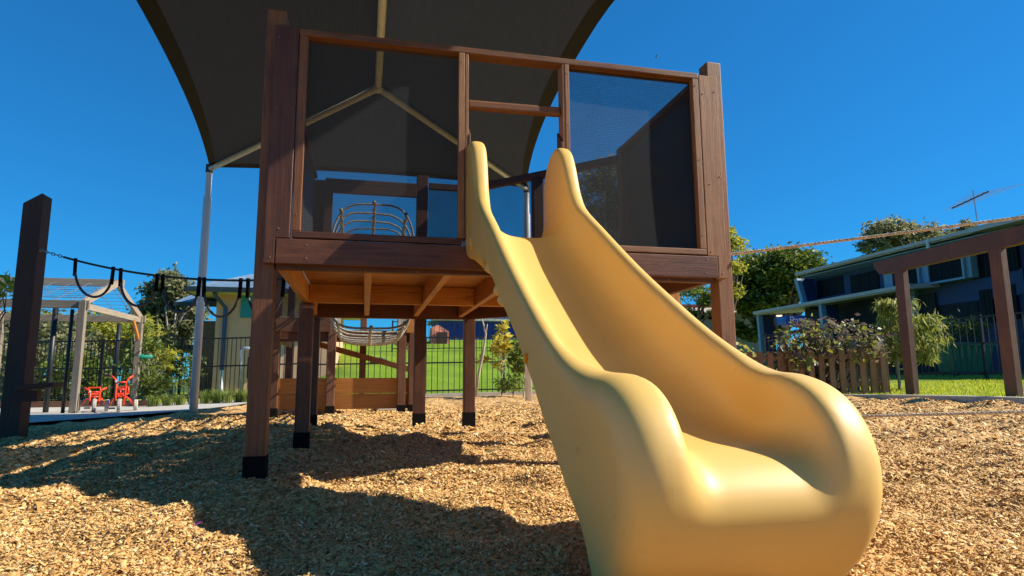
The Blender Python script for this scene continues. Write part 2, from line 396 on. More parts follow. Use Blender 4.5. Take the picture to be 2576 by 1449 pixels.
cut_sheet('path', [(-11, 4.4), (-6, 5.6), (-3.9, 6.6), (-2.9, 7.6), (-2.45, 8.3), (-2.0, 9.6), (-1.75, 11.9), (-2.2, 12.1), (-4.1, 11.85), (-11, 11.8)], .5, M_concrete, lambda x, y: h(x, y) + .035)
kerb('kerb', [(-11, 11.85), (-4.1, 11.9), (-2.2, 12.15), (-1.2, 12.3), (9.0, 12.3)], .14, .075)
kerb('kerb', [(8.05, 13), (8.05, 9.2), (5.5, 9.2), (5.5, 6.55), (8.0, 5.75), (8.1, 4.6), (8.15, -6)], .15, .06)
cut_sheet('lawn', [(8.1, -14), (60, -14), (60, 40), (13, 40), (9.0, 12.4), (8.1, 12.4), (8.1, 7.2), (8.1, 5.7), (8.2, 4.6)], 1.5, M_lawn, lambda x, y: h(x, y) + .02)
cut_sheet('grass_bed', [(-11, 11.95), (-4.1, 12.0), (-2.3, 12.25), (-1.3, 12.4), (-1.3, 30), (-30, 30), (-30, 11.95)], 1.2, M_lawn, lambda x, y: h(x, y) + .03)
cut_sheet('hill', [(-1.25, 12.42), (9.0, 12.42), (12.9, 40), (12.9, 60), (-1.25, 60)], .9, M_hill, lambda x, y: h(x, y) + .025 + .03 * math.sin(x * 2.1 + y) * math.sin(y * 1.7))

# ------------------------------------------------------------------ play tower
tw = thing('play_tower', (1.25, 1.2, 0), 'tall dark stained timber play tower with mesh screens behind the slide', 'play tower')
def tpost(x, y, z1, w=.098, sleeve=.115, z0=None, mat=M_post, par=tw):
    g0 = gz(x, y) if z0 is None else z0
    p = vpost('post', x, y, g0 - .25, z1, w, mat, par)
    vpost('post_sleeve', x, y, g0 - .2, g0 + sleeve, w + .008, M_rubber, p, bev=.003); return p
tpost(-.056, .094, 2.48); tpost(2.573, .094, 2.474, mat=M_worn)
tpost(.03, 1.53, 1.05, .1, mat=M_deck); tpost(.01, 2.52, 2.30, .1, mat=M_deck); tpost(.945, 2.50, 2.40, .105, mat=M_deck); tpost(1.39, 2.44, 2.31, .10, mat=M_deck); tpost(2.50, 1.32, 2.37, .10)  # rear posts: shade under the deck put into their darker colour
mb = MB(); mb.prism([(-.057, 1.07), (-.003, 1.07), (-.003, 1.2035), (.066, 1.2035), (.066, 2.368), (-.057, 2.368)], 0, .043); mb.build('corner_board', M_deck, tw, bevel=.003, upright=True)
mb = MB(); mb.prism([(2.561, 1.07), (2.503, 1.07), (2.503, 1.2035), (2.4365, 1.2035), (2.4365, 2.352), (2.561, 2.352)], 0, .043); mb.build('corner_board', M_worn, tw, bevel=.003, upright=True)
board('front_beam', (0, .0215, 1.1352), (2.5, .0215, 1.1352), .045, .1305, M_deck, tw)
board('rim_joist', (.0, .072, 1.12), (2.5, .072, 1.12), .045, .142, M_deck, tw)
board('top_rail', (.0685, .045, 2.3437), (2.434, .045, 2.3437), .09, .036, M_post, tw)
board('bottom_rail', (.075, .02, 1.2258), (.958, .02, 1.2258), .042, .035, M_deck, tw)
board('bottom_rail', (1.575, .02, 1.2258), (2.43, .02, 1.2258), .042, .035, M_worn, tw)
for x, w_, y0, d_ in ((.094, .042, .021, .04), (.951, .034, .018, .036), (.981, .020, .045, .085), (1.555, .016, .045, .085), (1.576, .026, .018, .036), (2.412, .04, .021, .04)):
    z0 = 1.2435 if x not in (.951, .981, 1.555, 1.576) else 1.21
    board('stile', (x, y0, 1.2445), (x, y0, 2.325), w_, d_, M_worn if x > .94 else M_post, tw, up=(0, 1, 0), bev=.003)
board('crossbar', (.992, .055, 2.037), (1.545, .055, 2.045), .05, .05, M_post, tw, bev=.012)
for x, s_ in ((.997, 1), (1.541, -1)):
    mb = MB(); mb.prism([(.0, 1.70), (.09, 1.70), (.09, 1.93), (.03, 1.87), (.0, 1.84)], x - .006, x + .006, axis=0); mb.build('grip_block', M_deck, tw, bevel=.002, upright=True)
def screen(name, a, b, z0, z1, par, mat=M_net, sub=14):
    """a tight mesh panel between two plan points, a hair slack"""
    a = Vector(a); b = Vector(b); nrm = Vector((-(b - a).y, (b - a).x)).normalized(); mb = MB()
    for j in range(sub + 1):
        for i in range(sub + 1):
            u, v = i / sub, j / sub; k = math.sin(u * math.pi) * math.sin(v * math.pi) * .006
            p = a.lerp(b, u) + nrm * k
            mb.v.append((p.x, p.y, z0 + (z1 - z0) * v))
    for j in range(sub):
        for i in range(sub):
            q = j * (sub + 1) + i; mb.f.append((q, q + 1, q + sub + 2, q + sub + 1))
    return mb.build(name, mat, par, smooth=True)
screen('mesh_screen', (.11, .052), (.94, .052), 1.235, 2.335, tw)
screen('mesh_screen', (1.583, .052), (2.40, .052), 1.235, 2.335, tw)
# right wall
screen('mesh_screen', (2.47, .14), (2.47, 1.28), 1.2, 2.32, tw)
screen('mesh_screen', (2.515, .14), (2.515, 1.28), 1.2, 2.32, tw, M_net2)
board('top_rail', (2.48, .14, 2.338), (2.48, 1.27, 2.338), .08, .036, M_deck, tw)
board('bottom_rail', (2.48, .14, 1.222), (2.48, 1.27, 1.222), .05, .036, M_deck, tw)
vpost('stile', 2.485, .165, 1.24, 2.32, .04, M_deck, tw); vpost('stile', 2.485, 1.245, 1.24, 2.32, .04, M_deck, tw)
# left wall
screen('mesh_screen', (-.03, .15), (-.03, 2.44), 1.2, 2.30, tw, M_net2)
board('top_rail', (-.03, .145, 2.318), (-.03, 2.45, 2.318), .045, .036, M_deck, tw)
vpost('stile', -.03, 1.3, 1.24, 2.30, .045, M_dark, tw)
# back wall
board('back_rail', (.065, 2.44, 2.24), (.89, 2.44, 2.24), .045, .13, M_dark, tw)
board('back_board', (.10, 2.44, 1.2), (.10, 2.44, 2.17), .07, .04, M_dark, tw, up=(0, 1, 0))
board('back_rail', (1.0, 2.42, 2.285), (1.34, 2.42, 2.285), .045, .06, M_dark, tw)
screen('mesh_screen', (1.0, 2.45), (1.34, 2.45), 1.2, 2.26, tw)
# cut-off corner
dA = Vector((1.42, 2.40)); dB = Vector((2.47, 1.36))
board('top_rail', (dA.x, dA.y, 2.285), (dB.x, dB.y, 2.285), .06, .06, M_dark, tw)
board('bottom_rail', (dA.x, dA.y, 1.235), (dB.x, dB.y, 1.235), .05, .05, M_dark, tw)
dm = dA.lerp(dB, .47)
vpost('stile', dm.x, dm.y, 1.26, 2.255, .09, M_dark, tw, d=.09)
screen('mesh_screen', (dA.x, dA.y + .03), (dB.x + .02, dB.y + .02), 1.2, 2.28, tw)
# deck
def xr(y): return 2.448 if y < 1.34 else 2.448 - 1.02 * (y - 1.34)
yy = .10
while yy < 2.38:
    board('deck_board', (.048, yy + .044, 1.2045), (xr(yy + .09) - .01, yy + .044, 1.2045), .088, .021, M_honey, tw, bev=.002); yy += .0955
def joist(x, y0, y1, w_=.042): return board('joist', (x, y0, 1.121), (x, y1, 1.121), w_, .142, M_honey, tw)
joist(.021, .098, 2.40)
joist(.463, .098, 2.37); joist(.893, .098, 2.37); joist(1.30, .098, 2.37); joist(1.72, .098, 2.05); joist(2.1, .098, 1.66)
board('side_joist', (2.478, .098, 1.121), (2.478, 1.36, 1.121), .044, .142, M_deck, tw)
for a, b in ((.045, .439), (.487, .869), (.917, 1.276), (1.324, 1.696), (1.744, 2.076), (2.124, 2.453)):
    board('bearer', (a, 1.50, 1.12), (b, 1.50, 1.12), .045, .138, M_honey, tw)
board('rear_beam', (-.06, 2.425, 1.11), (1.36, 2.395, 1.11), .05, .16, M_deck, tw)
board('rear_beam', (1.37, 2.37, 1.11), (2.49, 1.30, 1.11), .05, .16, M_deck, tw)
def bolt(p, n, par, r=.008):
    mb = MB(); mb.lathe(p, n, [(-.003, r * .7), (.001, r * .7), (.002, r * .3)], 8); return mb.build('bolt', M_bolt, par, smooth=True)
for x, z in ((.15, 1.17), (.15, 1.10), (.62, 1.165), (.62, 1.10), (2.43, 1.18), (2.42, 1.10), (2.46, 1.23), (-.025, 1.10), (.01, 1.25), (.045, 1.9), (-.03, 1.9), (-.035, 2.3), (2.54, 2.25), (2.46, 2.23), (2.545, 1.7), (2.475, 1.65), (2.53, 1.10)):
    bolt((x, -.001, z), (0, -1, 0), tw, .0055)
for x, z in ((.093, 2.28), (.093, 1.75), (.093, 1.33), (.951, 2.27), (.951, 1.9), (.951, 1.36), (1.578, 2.27), (1.58, 1.95), (2.412, 2.28), (2.412, 1.8), (2.412, 1.33)):
    bolt((x, -.001, z), (0, -1, 0), tw, .004)
for x, z in ((.12, 1.16), (.40, 1.12), (1.21, 1.10), (1.26, 1.15), (.85, 1.08)): bolt((x, 1.476, z), (0, -1, 0), tw, .009)
for x in (.45, .72, 1.9, 2.2): bolt((x, .048, 1.058), (0, -1, 0), tw, .007)

# ------------------------------------------------------------------ slide (rotomoulded: an implicit solid meshed as surface nets)
def poly_sdf(P, Yg, Zg):
    P = np.array(P, float); d = np.full(Yg.shape, 1e9); ins = np.zeros(Yg.shape, bool); n = len(P)
    for i in range(n):
        a = P[i]; b = P[(i + 1) % n]; e = b - a
        wy = Yg - a[0]; wz = Zg - a[1]
        tt = np.clip((wy * e[0] + wz * e[1]) / (e @ e + 1e-12), 0, 1)
        d = np.minimum(d, (wy - e[0] * tt) ** 2 + (wz - e[1] * tt) ** 2)
        c = ((a[1] > Zg) != (b[1] > Zg)) & (Yg < (b[0] - a[0]) * (Zg - a[1]) / ((b[1] - a[1]) if b[1] != a[1] else 1e-12) + a[0])
        ins ^= c
    d = np.sqrt(d); return np.where(ins, -d, d)
def catmull(P, m=8, closed=False):
    P = [np.array(p, float) for p in P]; out = []
    n = len(P); rng = range(n if closed else n - 1)
    for i in rng:
        p0 = P[i - 1] if (closed or i > 0) else P[0]; p1 = P[i]; p2 = P[(i + 1) % n]; p3 = P[(i + 2) % n] if (closed or i + 2 < n) else P[-1]
        for k in range(m):
            t_ = k / m
            out.append(.5 * ((2 * p1) + (-p0 + p2) * t_ + (2 * p0 - 5 * p1 + 4 * p2 - p3) * t_ ** 2 + (-p0 + 3 * p1 - 3 * p2 + p3) * t_ ** 3))
    if not closed: out.append(P[-1])
    return out
def smax(a, b, k):
    q = np.maximum(k - np.abs(a - b), 0) / k; return np.maximum(a, b) + q * q * k * .25
def smin(a, b, k): return -smax(-a, -b, k)
def surface_nets(F, org, st):
    nx, ny, nz = F.shape; ins = F < 0
    c = np.zeros((nx - 1, ny - 1, nz - 1), np.int8)
    for i in (0, 1):
        for j in (0, 1):
            for k in (0, 1): c += ins[i:nx - 1 + i, j:ny - 1 + j, k:nz - 1 + k]
    act = (c > 0) & (c < 8); idx = np.full(act.shape, -1, np.int64); A = np.argwhere(act); idx[act] = np.arange(len(A))
    pos = np.zeros((len(A), 3)); cnt = np.zeros(len(A))
    off = [(i, j, k) for i in (0, 1) for j in (0, 1) for k in (0, 1)]
    for a in off:
        for b in off:
            if sum(abs(p - q) for p, q in zip(a, b)) != 1 or a > b: continue
            fa = F[A[:, 0] + a[0], A[:, 1] + a[1], A[:, 2] + a[2]]; fb = F[A[:, 0] + b[0], A[:, 1] + b[1], A[:, 2] + b[2]]
            m = (fa < 0) != (fb < 0); tt = np.where(m, fa / np.where(m, fa - fb, 1), 0)
            for d in range(3): pos[:, d] += np.where(m, a[d] + (b[d] - a[d]) * tt, 0)
            cnt += m
    V = (A + pos / cnt[:, None]) * st + np.array(org)
    faces = []
    for d in range(3):
        e1, e2 = [(1, 2), (2, 0), (0, 1)][d]
        sl = [slice(None)] * 3; sl2 = [slice(None)] * 3; sl[d] = slice(0, -1); sl2[d] = slice(1, None)
        a = ins[tuple(sl)]; b = ins[tuple(sl2)]; E = np.argwhere(a != b)
        E = E[(E[:, e1] > 0) & (E[:, e2] > 0) & (E[:, e1] < F.shape[e1] - 1) & (E[:, e2] < F.shape[e2] - 1)]
        flip = a[E[:, 0], E[:, 1], E[:, 2]]
        q = []
        for (u, v) in ((-1, -1), (0, -1), (0, 0), (-1, 0)):
            o = E.copy(); o[:, e1] += u; o[:, e2] += v; q.append(idx[o[:, 0], o[:, 1], o[:, 2]])
        q = np.stack(q, -1); q[~flip] = q[~flip][:, ::-1]; faces.append(q)
    return V, np.concatenate(faces)
RIM = [(.19, 1.24), (.20, 1.54), (.18, 1.66), (.11, 1.735), (.02, 1.78), (-.07, 1.775), (-.14, 1.72), (-.19, 1.63), (-.225, 1.545), (-.27, 1.45), (-.36, 1.345), (-.62, 1.17), (-.95, .945), (-1.2, .785), (-1.45, .635), (-1.66, .535), (-1.80, .497), (-1.93, .485),
       (-2.02, .455), (-2.085, .40), (-2.125, .325), (-2.135, .25), (-2.12, .17), (-2.07, .08), (-1.99, .0), (-1.90, -.05)]
UND = [(-1.86, -.06), (-1.80, .06), (-1.72, .14), (-1.60, .25), (-1.48, .345), (-1.36, .45), (-1.10, .645), (-.86, .795), (-.66, .93), (-.40, 1.06), (-.10, 1.12), (.19, 1.15)]
BED = [(.5, 1.225), (.02, 1.225), (-.14, 1.222), (-.24, 1.20), (-.38, 1.09), (-.62, .92), (-.95, .69), (-1.2, .53), (-1.45, .40), (-1.62, .345), (-1.75, .328), (-1.90, .320), (-2.0, .310), (-2.07, .285), (-2.13, .215), (-2.2, .10), (-2.5, -.2)]
st = .0085
x0, y0, z0 = .90, -2.22, -.06
nx, ny, nz = int(.80 / st), int(2.50 / st), int(1.92 / st)
gx = x0 + np.arange(nx) * st; gy = y0 + np.arange(ny) * st; gz_ = z0 + np.arange(nz) * st
YY, ZZ = np.meshgrid(gy, gz_, indexing='ij')
prof = catmull(RIM, 6) + catmull([(a, b - .15 * float(ss(-1.75, -1.45, a))) for a, b in UND], 6)
dP = poly_sdf(prof, YY, ZZ)
bedp = catmull(BED, 6); dB_ = poly_sdf([tuple(p) for p in bedp] + [(-2.5, 3), (.5, 3)], YY, ZZ)
s_ = np.clip(-gy / 1.9, 0, 1)
hw = .292 + .022 * ss(.25, 1, s_)                     # half width outside
xc = 1.272 + .024 * ss(.3, 1, s_)
hi = hw - .073 - .03 * (1 - ss(.1, .45, -gy)) - .072 * ss(.8, 1.05, -gy / 1.9)
Xg = gx[:, None, None]
dx_ = np.abs(Xg - xc[None, :, None])
und = np.interp(gy, [p[0] for p in UND], [p[1] for p in UND])
dl = .13 * ss(-1.75, -1.45, gy) * (1 - ss(-.25, .05, gy))
du = (und[None, :, None] - dl[None, :, None] * (1 - np.clip(dx_ / hw[None, :, None], 0, 1) ** 2.5) - ZZ[None]) * .78
body = smax(smax(dP[None], du, .03), dx_ - hw[None, :, None], .04 + .05 * ss(1.6, 2.0, -gy)[None, :, None])
chan = smax(dB_[None], dx_ - hi[None, :, None] - .05 * np.clip((ZZ - np.interp(YY, [p[0] for p in bedp[::-1]], [p[1] for p in bedp[::-1]])), 0, .25)[None], .16 - .085 * ss(1.35, 1.8, -gy)[None, :, None])
Fld = smax(body, -chan, .036)
# moulded ribs along the lower left flange
for (ry, rz, rr) in ((-.17, 1.19, .022), (-.52, 1.015, .018), (-.60, .97, .018), (-.80, .84, .018), (-.88, .79, .018)):
    for sx_ in (.985, 1.575):
        d = np.sqrt((Xg - sx_) ** 2 + (YY[None] - ry) ** 2 + (ZZ[None] - rz) ** 2) - rr
        Fld = smin(Fld, d, .02)
V, Fq = surface_nets(Fld.astype(np.float32), (x0, y0, z0), st)
# the mould parting line runs straight down the flanks in the (y, z) plane
_d = Vector((0, -.40, -.21)).normalized(); _n = Vector((0, -_d.z, _d.y)); SEAM = (tuple(_n), _n.dot(Vector((0, -1.614 + 2.0, .37))))
M_slide, n_, l_, b_ = newmat('yellow_plastic')
tc = n_.new('ShaderNodeTexCoord')
def nz_(sc, det=4, stretch=None):
    q = n_.new('ShaderNodeTexNoise'); q.inputs['Scale'].default_value = sc; q.inputs['Detail'].default_value = det
    if stretch:
        mp = n_.new('ShaderNodeMapping'); mp.inputs['Scale'].default_value = stretch; l_.new(tc.outputs['Object'], mp.inputs[0]); l_.new(mp.outputs[0], q.inputs['Vector'])
    else: l_.new(tc.outputs['Object'], q.inputs['Vector'])
    return q
q1 = nz_(3, 5); q2 = nz_(420, 2); q3 = nz_(9, 8, (14, 1, 1))
r_ = ramp(n_, [(.3, (.73, .45, .115)), (.7, (.77, .485, .14))]); l_.new(q1.outputs['Fac'], r_.inputs[0])
sc_ = ramp(n_, [(.56, (0, 0, 0)), (.72, (.30, .30, .30))]); l_.new(q3.outputs['Fac'], sc_.inputs[0])
mx_ = n_.new('ShaderNodeMix'); mx_.data_type = 'RGBA'; l_.new(sc_.outputs[0], mx_.inputs[0]); l_.new(r_.outputs[0], mx_.inputs[6]); mx_.inputs[7].default_value = (.62, .45, .22, 1)
q4 = nz_(5, 2, (40, 2.2, 2.2)); scr = ramp(n_, [(.725, (1, 1, 1)), (.745, (.55, .50, .42))]); l_.new(q4.outputs['Fac'], scr.inputs[0])
mq_ = n_.new('ShaderNodeMix'); mq_.data_type = 'RGBA'; mq_.blend_type = 'MULTIPLY'; mq_.inputs[0].default_value = .28; l_.new(mx_.outputs[2], mq_.inputs[6]); l_.new(scr.outputs[0], mq_.inputs[7])
l_.new(mq_.outputs[2], b_.inputs['Base Color'])
rg = n_.new('ShaderNodeMapRange'); rg.inputs['To Min'].default_value = .38; rg.inputs['To Max'].default_value = .56; l_.new(nz_(6, 7).outputs['Fac'], rg.inputs[0]); l_.new(rg.outputs[0], b_.inputs['Roughness']); b_.inputs['Specular IOR Level'].default_value = .5
bp_ = n_.new('ShaderNodeBump'); bp_.inputs['Strength'].default_value = .10; bp_.inputs['Distance'].default_value = .002
sdt = n_.new('ShaderNodeVectorMath'); sdt.operation = 'DOT_PRODUCT'; sdt.inputs[1].default_value = SEAM[0]; l_.new(tc.outputs['Object'], sdt.inputs[0])
sab = n_.new('ShaderNodeMath'); sab.operation = 'SUBTRACT'; sab.inputs[1].default_value = SEAM[1]; l_.new(sdt.outputs['Value'], sab.inputs[0])
sa2 = n_.new('ShaderNodeMath'); sa2.operation = 'ABSOLUTE'; l_.new(sab.outputs[0], sa2.inputs[0])
smr = n_.new('ShaderNodeMapRange'); smr.inputs['From Max'].default_value = .004; smr.inputs['To Min'].default_value = -6.0; smr.inputs['To Max'].default_value = 0; l_.new(sa2.outputs[0], smr.inputs[0])
ssum = n_.new('ShaderNodeMath'); ssum.operation = 'ADD'; l_.new(q2.outputs['Fac'], ssum.inputs[0]); 
sxx = n_.new('ShaderNodeSeparateXYZ'); l_.new(tc.outputs['Object'], sxx.inputs[0])
slt = n_.new('ShaderNodeMath'); slt.operation = 'LESS_THAN'; slt.inputs[1].default_value = -.26; l_.new(sxx.outputs[0], slt.inputs[0])
smu = n_.new('ShaderNodeMath'); smu.operation = 'MULTIPLY'; l_.new(slt.outputs[0], smu.inputs[0]); l_.new(smr.outputs[0], smu.inputs[1])
l_.new(smu.outputs[0], ssum.inputs[1])
l_.new(ssum.outputs[0], bp_.inputs['Height']); l_.new(bp_.outputs[0], b_.inputs['Normal'])
sl = thing('slide', (1.29, -2.0, 0), 'yellow moulded plastic slide running down from the tower to the bark', 'slide')
me = bpy.data.meshes.new('chute'); Vl = V - np.array((1.29, -2.0, 0)); me.from_pydata(Vl.tolist(), [], Fq.tolist()); me.materials.append(M_slide)
for p in me.polygons: p.use_smooth = True
ch = bpy.data.objects.new('chute', me); COL.objects.link(ch); place(ch, WM[sl.name], sl)
sm = ch.modifiers.new('smooth', 'SMOOTH'); sm.iterations = 6; sm.factor = .5
mb = MB(); mb.lathe((1.492, .075, 1.655), (-1, 0, 0), [(-.01, .014), (.004, .014), (.007, .010)], 12); mb.build('bolt_cap', M_bolt, sl, smooth=True)
M_clip = simple('amber_plastic', (.80, .36, .02), .35, var=.1)
for (yy, zz, ll) in ((-.17, 1.17, .07), (-.55, 1.0, .035), (-1.31, .545, .03)):
    board('clip', (.974, yy, zz - ll / 2), (.974, yy - .012, zz + ll / 2), .012, .014, M_clip, sl, bev=.003)

# ------------------------------------------------------------------ shade sail
M_sail, n_, l_, b_ = newmat('sail_cloth')
tc = n_.new('ShaderNodeTexCoord'); mp = n_.new('ShaderNodeMapping'); mp.inputs['Scale'].default_value = (120, 3, 3); l_.new(tc.outputs['Object'], mp.inputs[0])
q1 = n_.new('ShaderNodeTexNoise'); q1.inputs['Scale'].default_value = 1; q1.inputs['Detail'].default_value = 5; l_.new(mp.outputs[0], q1.inputs['Vector'])
r_ = ramp(n_, [(.3, (.015, .0165, .019)), (.7, (.029, .0315, .036))]); l_.new(q1.outputs['Fac'], r_.inputs[0]); l_.new(r_.outputs[0], b_.inputs['Base Color'])
b_.inputs['Roughness'].default_value = .9; b_.inputs['Specular IOR Level'].default_value = .1
t_ = n_.new('ShaderNodeBsdfTranslucent'); t_.inputs[0].default_value = (.04, .041, .042, 1); mx_ = n_.new('ShaderNodeMixShader'); mx_.inputs[0].default_value = .2
l_.new(b_.outputs[0], mx_.inputs[1]); l_.new(t_.outputs[0], mx_.inputs[2]); l_.new(mx_.outputs[0], n_['Material Output'].inputs[0])
M_hem = simple('sail_hem', (.007, .0075, .0085), .9, var=.2)
sx0, sx1, sy0, sy1, sze, szr = -2.24, 3.39, -3.2, 8.0, 4.16, 4.60
sm_ = thing('shade_sail', (.58, 3.5, 0), 'large dark hipped shade sail on white steel poles above the tower', 'shade sail')
BOW = .66
def eave(t, side):
    b = 1 - (2 * t - 1) ** 2
    if side == 'L': return Vector((sx0 + .44 * b, sy0 + (sy1 - sy0) * t, sze + .02 * b))
    if side == 'R':
        b *= 1 - .53 * float(1 - ss(.2, .5, t))
        return Vector((sx1 - BOW * b, sy0 + (sy1 - sy0) * t, sze + .02 * b))
    bb = b * .30
    if side == 'B': return Vector((sx0 + (sx1 - sx0) * t, sy1 - bb, sze - .02 * b))
    return Vector((sx0 + (sx1 - sx0) * t, sy0 + bb, sze))
rf = Vector((.54, .9, szr)); rb = Vector((.535, 5.15, szr))
def panel(side, m=40, k=16):
    mb = MB(); hb = MB()
    for i in range(m + 1):
        t = i / m; e = eave(t, side)
        r = rf.lerp(rb, t) if side in 'LR' else (rb if side == 'B' else rf)
        for j in range(k + 1):
            u = j / k; p = e.lerp(r, u); p.z -= .05 * math.sin(u * math.pi) * (math.sin(t * math.pi) ** .7); mb.v.append(tuple(p))
        wv = .17
        d_ = (r - e).normalized()
        for j, u in enumerate((0, .5, 1)):
            p = e + d_ * wv * u; p.z -= .012 + .01 * (u < .1); hb.v.append(tuple(p))
    for i in range(m):
        for j in range(k): a = i * (k + 1) + j; mb.f.append((a, a + 1, a + k + 2, a + k + 1))
        for j in range(2): a = i * 3 + j; hb.f.append((a, a + 1, a + 4, a + 3))
    mb.build('fabric_panel', M_sail, sm_, smooth=True); hb.build('hem', M_hem, sm_, smooth=True)
for s_ in 'LRBF': panel(s_)
mb = MB(); mb.tube([rf - Vector((0, .02, .07)), rb + Vector((0, .0, -.07))], .048, 12); mb.build('ridge_beam', M_frame, sm_, smooth=True)
for (cx, cy) in ((sx0, sy0), (sx1, sy0), (sx0, sy1), (sx1, sy1)):
    r = rb if cy > 2 else rf
    mb = MB(); mb.tube([(cx, cy, sze - .06), (r.x, r.y, r.z - .085)], .045, 12); mb.build('hip_beam', M_frame, sm_, smooth=True)
    g0 = gz(cx, cy)
    mb = MB(); mb.lathe((cx, cy, 0), (0, 0, 1), [(g0 - .2, .065), (sze - .55, .065), (sze - .53, .050), (sze - .10, .050), (sze - .03, .046)], 16)
    p = mb.build('pole', M_pole, sm_, smooth=True)
    mb = MB(); mb.lathe((cx, cy, 0), (0, 0, 1), [(sze - .12, .058), (sze + .02, .058)], 12); mb.build('pole_cap', M_steel, p)
mb = MB(); mb.lathe((rb.x, rb.y, rb.z - .08), (0, 0, 1), [(-.07, .03), (-.05, .065), (.03, .065)], 12); mb.build('ridge_joint', M_frame, sm_, smooth=True)

# ------------------------------------------------------------------ rope tunnel and second tower
def rope_pts(f, m): return [f(i / m) for i in range(m + 1)]
rt = thing('rope_tunnel', (.5, 4.0, .9), 'grey rope net tunnel hanging between the two timber towers', 'rope tunnel')
def tun(t, a):
    y = 2.56 + 2.86 * t; sag = math.sin(t * math.pi)
    hw_ = .39 + .02 * sag; ct = 1.55 - .05 * sag; hh = .59
    sn, cs_ = math.sin(a), math.cos(a)
    return Vector((.505 + hw_ * math.copysign(abs(sn) ** .5, sn), y, ct - hh * math.copysign(abs(cs_) ** (.38 if cs_ > 0 else .8), cs_)))
for i in range(11):
    t = .02 + .96 * i / 10; mb = MB(); j = random.uniform(-.015, .015)
    mb.tube([tun(t + j * math.sin(3 * a * 6.283 / 40), a * 6.283 / 40) for a in range(40)], .0105, 6, closed=True); mb.build('hoop_rope', M_rope_grey, rt, smooth=True)
for k in range(10):
    a = 6.283 * k / 10; mb = MB()
    mb.tube([tun(i / 36, a) + Vector((math.sin(i * 1.9 + k), 0, math.cos(i * 2.3 + k))) * .006 for i in range(37)], [.012 + (.007 if i % 3 == 0 else 0) for i in range(37)], 6); mb.build('long_rope', M_rope_grey, rt, smooth=True)

ft = thing('play_tower', (.15, 6.3, 0), 'second timber tower with honey coloured plank walls at its foot, behind the rope tunnel', 'play tower')
Yf = 5.5
for (x, y, z1) in ((.02, Yf, 2.0), (.95, Yf, 2.0), (-.70, Yf + .05, 2.0), (1.10, Yf + .05, 1.9), (-.72, 7.3, 2.0), (.42, 7.3, 1.9), (1.02, 7.3, 1.9)):
    tpost(x, y, z1, .105, .10, None, M_red, ft)
for z in (.21, .42):
    board('wall_plank', (-.68, Yf + .09, z), (1.12, Yf + .09, z), .045, .205, M_plank, ft)
    board('wall_plank', (-.74, Yf + .1, z), (-.74, 7.3, z), .045, .205, M_plank, ft)
board('front_beam', (-.70, Yf - .04, 1.23), (.0, Yf - .04, 1.23), .045, .19, M_red, ft)
board('front_beam', (1.0, Yf - .04, 1.23), (1.12, Yf - .04, 1.23), .045, .19, M_honey, ft)
board('rim_joist', (-.72, Yf + .075, 1.08), (1.12, Yf + .075, 1.08), .045, .14, M_deck, ft)
board('side_joist', (-.70, Yf + .1, 1.08), (-.70, 7.3, 1.08), .045, .14, M_deck, ft); board('side_joist', (1.08, Yf + .1, 1.08), (1.08, 7.3, 1.08), .045, .14, M_deck, ft)
for i in range(18): board('deck_board', (-.72, Yf + .13 + i * .097, 1.165), (1.1, Yf + .13 + i * .097, 1.165), .09, .02, M_honey, ft, bev=0)
screen('mesh_screen', (-.69, Yf + .03), (-.0, Yf + .03), 1.34, 1.95, ft)
board('top_rail', (-.74, Yf + .05, 1.97), (.0, Yf + .05, 1.97), .05, .05, M_dark, ft)
for x in (.055, .915): bolt((x, Yf - .056, 1.16), (0, -1, 0), ft, .016)
rp = thing('ramp_rails', (.7, 7.6, .5), 'pair of bare timber ramp rails sloping down under the far tower', 'ramp rails')
a = px(848, 879, 10.2); b = px(1000, 921, 10.2); e = (b - a).normalized() * .35
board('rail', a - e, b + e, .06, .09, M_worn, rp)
a = px(975, 856, 12.2); b = px(1015, 873, 12.2); e = (b - a) * 1.2
board('rail', a, b + e, .05, .05, M_weather, rp)
mb = MB(); mb.box((.86, 6.5, gz(.86, 6.5) + .06), (.5, .25, .16), Matrix.Rotation(.2, 3, 'Z')); o = mb.build('sandstone_block', M_concrete, None, bevel=.03); ground_it(o)
tag(o, 'pale stone block lying in the bark behind the plank wall of the far tower', 'stone block')

# post behind the tower, right
tp = thing('timber_post', (3.3, 1.9, gz(3.3, 1.9)), 'short honey brown post standing behind the slide under the deck corner', 'post')
pA = px(1691, 760, 5.4); vpost('shaft', pA.x, pA.y, gz(pA.x, pA.y) - .2, 1.55, .095, M_honey, tp)
tp = thing('timber_plank', (3.6, 2.6, gz(3.6, 2.6)), 'round topped upright plank behind the honey brown post', 'plank')
pA = px(1707, 760, 6.1); mb = MB(); mb.prism([(pA.x - .04, gz(pA.x, pA.y) - .2), (pA.x + .04, gz(pA.x, pA.y) - .2), (pA.x + .04, 1.19), (pA.x + .02, 1.23), (pA.x - .02, 1.23), (pA.x - .04, 1.19)], pA.y, pA.y + .08); mb.build('board_face', M_weather, tp)

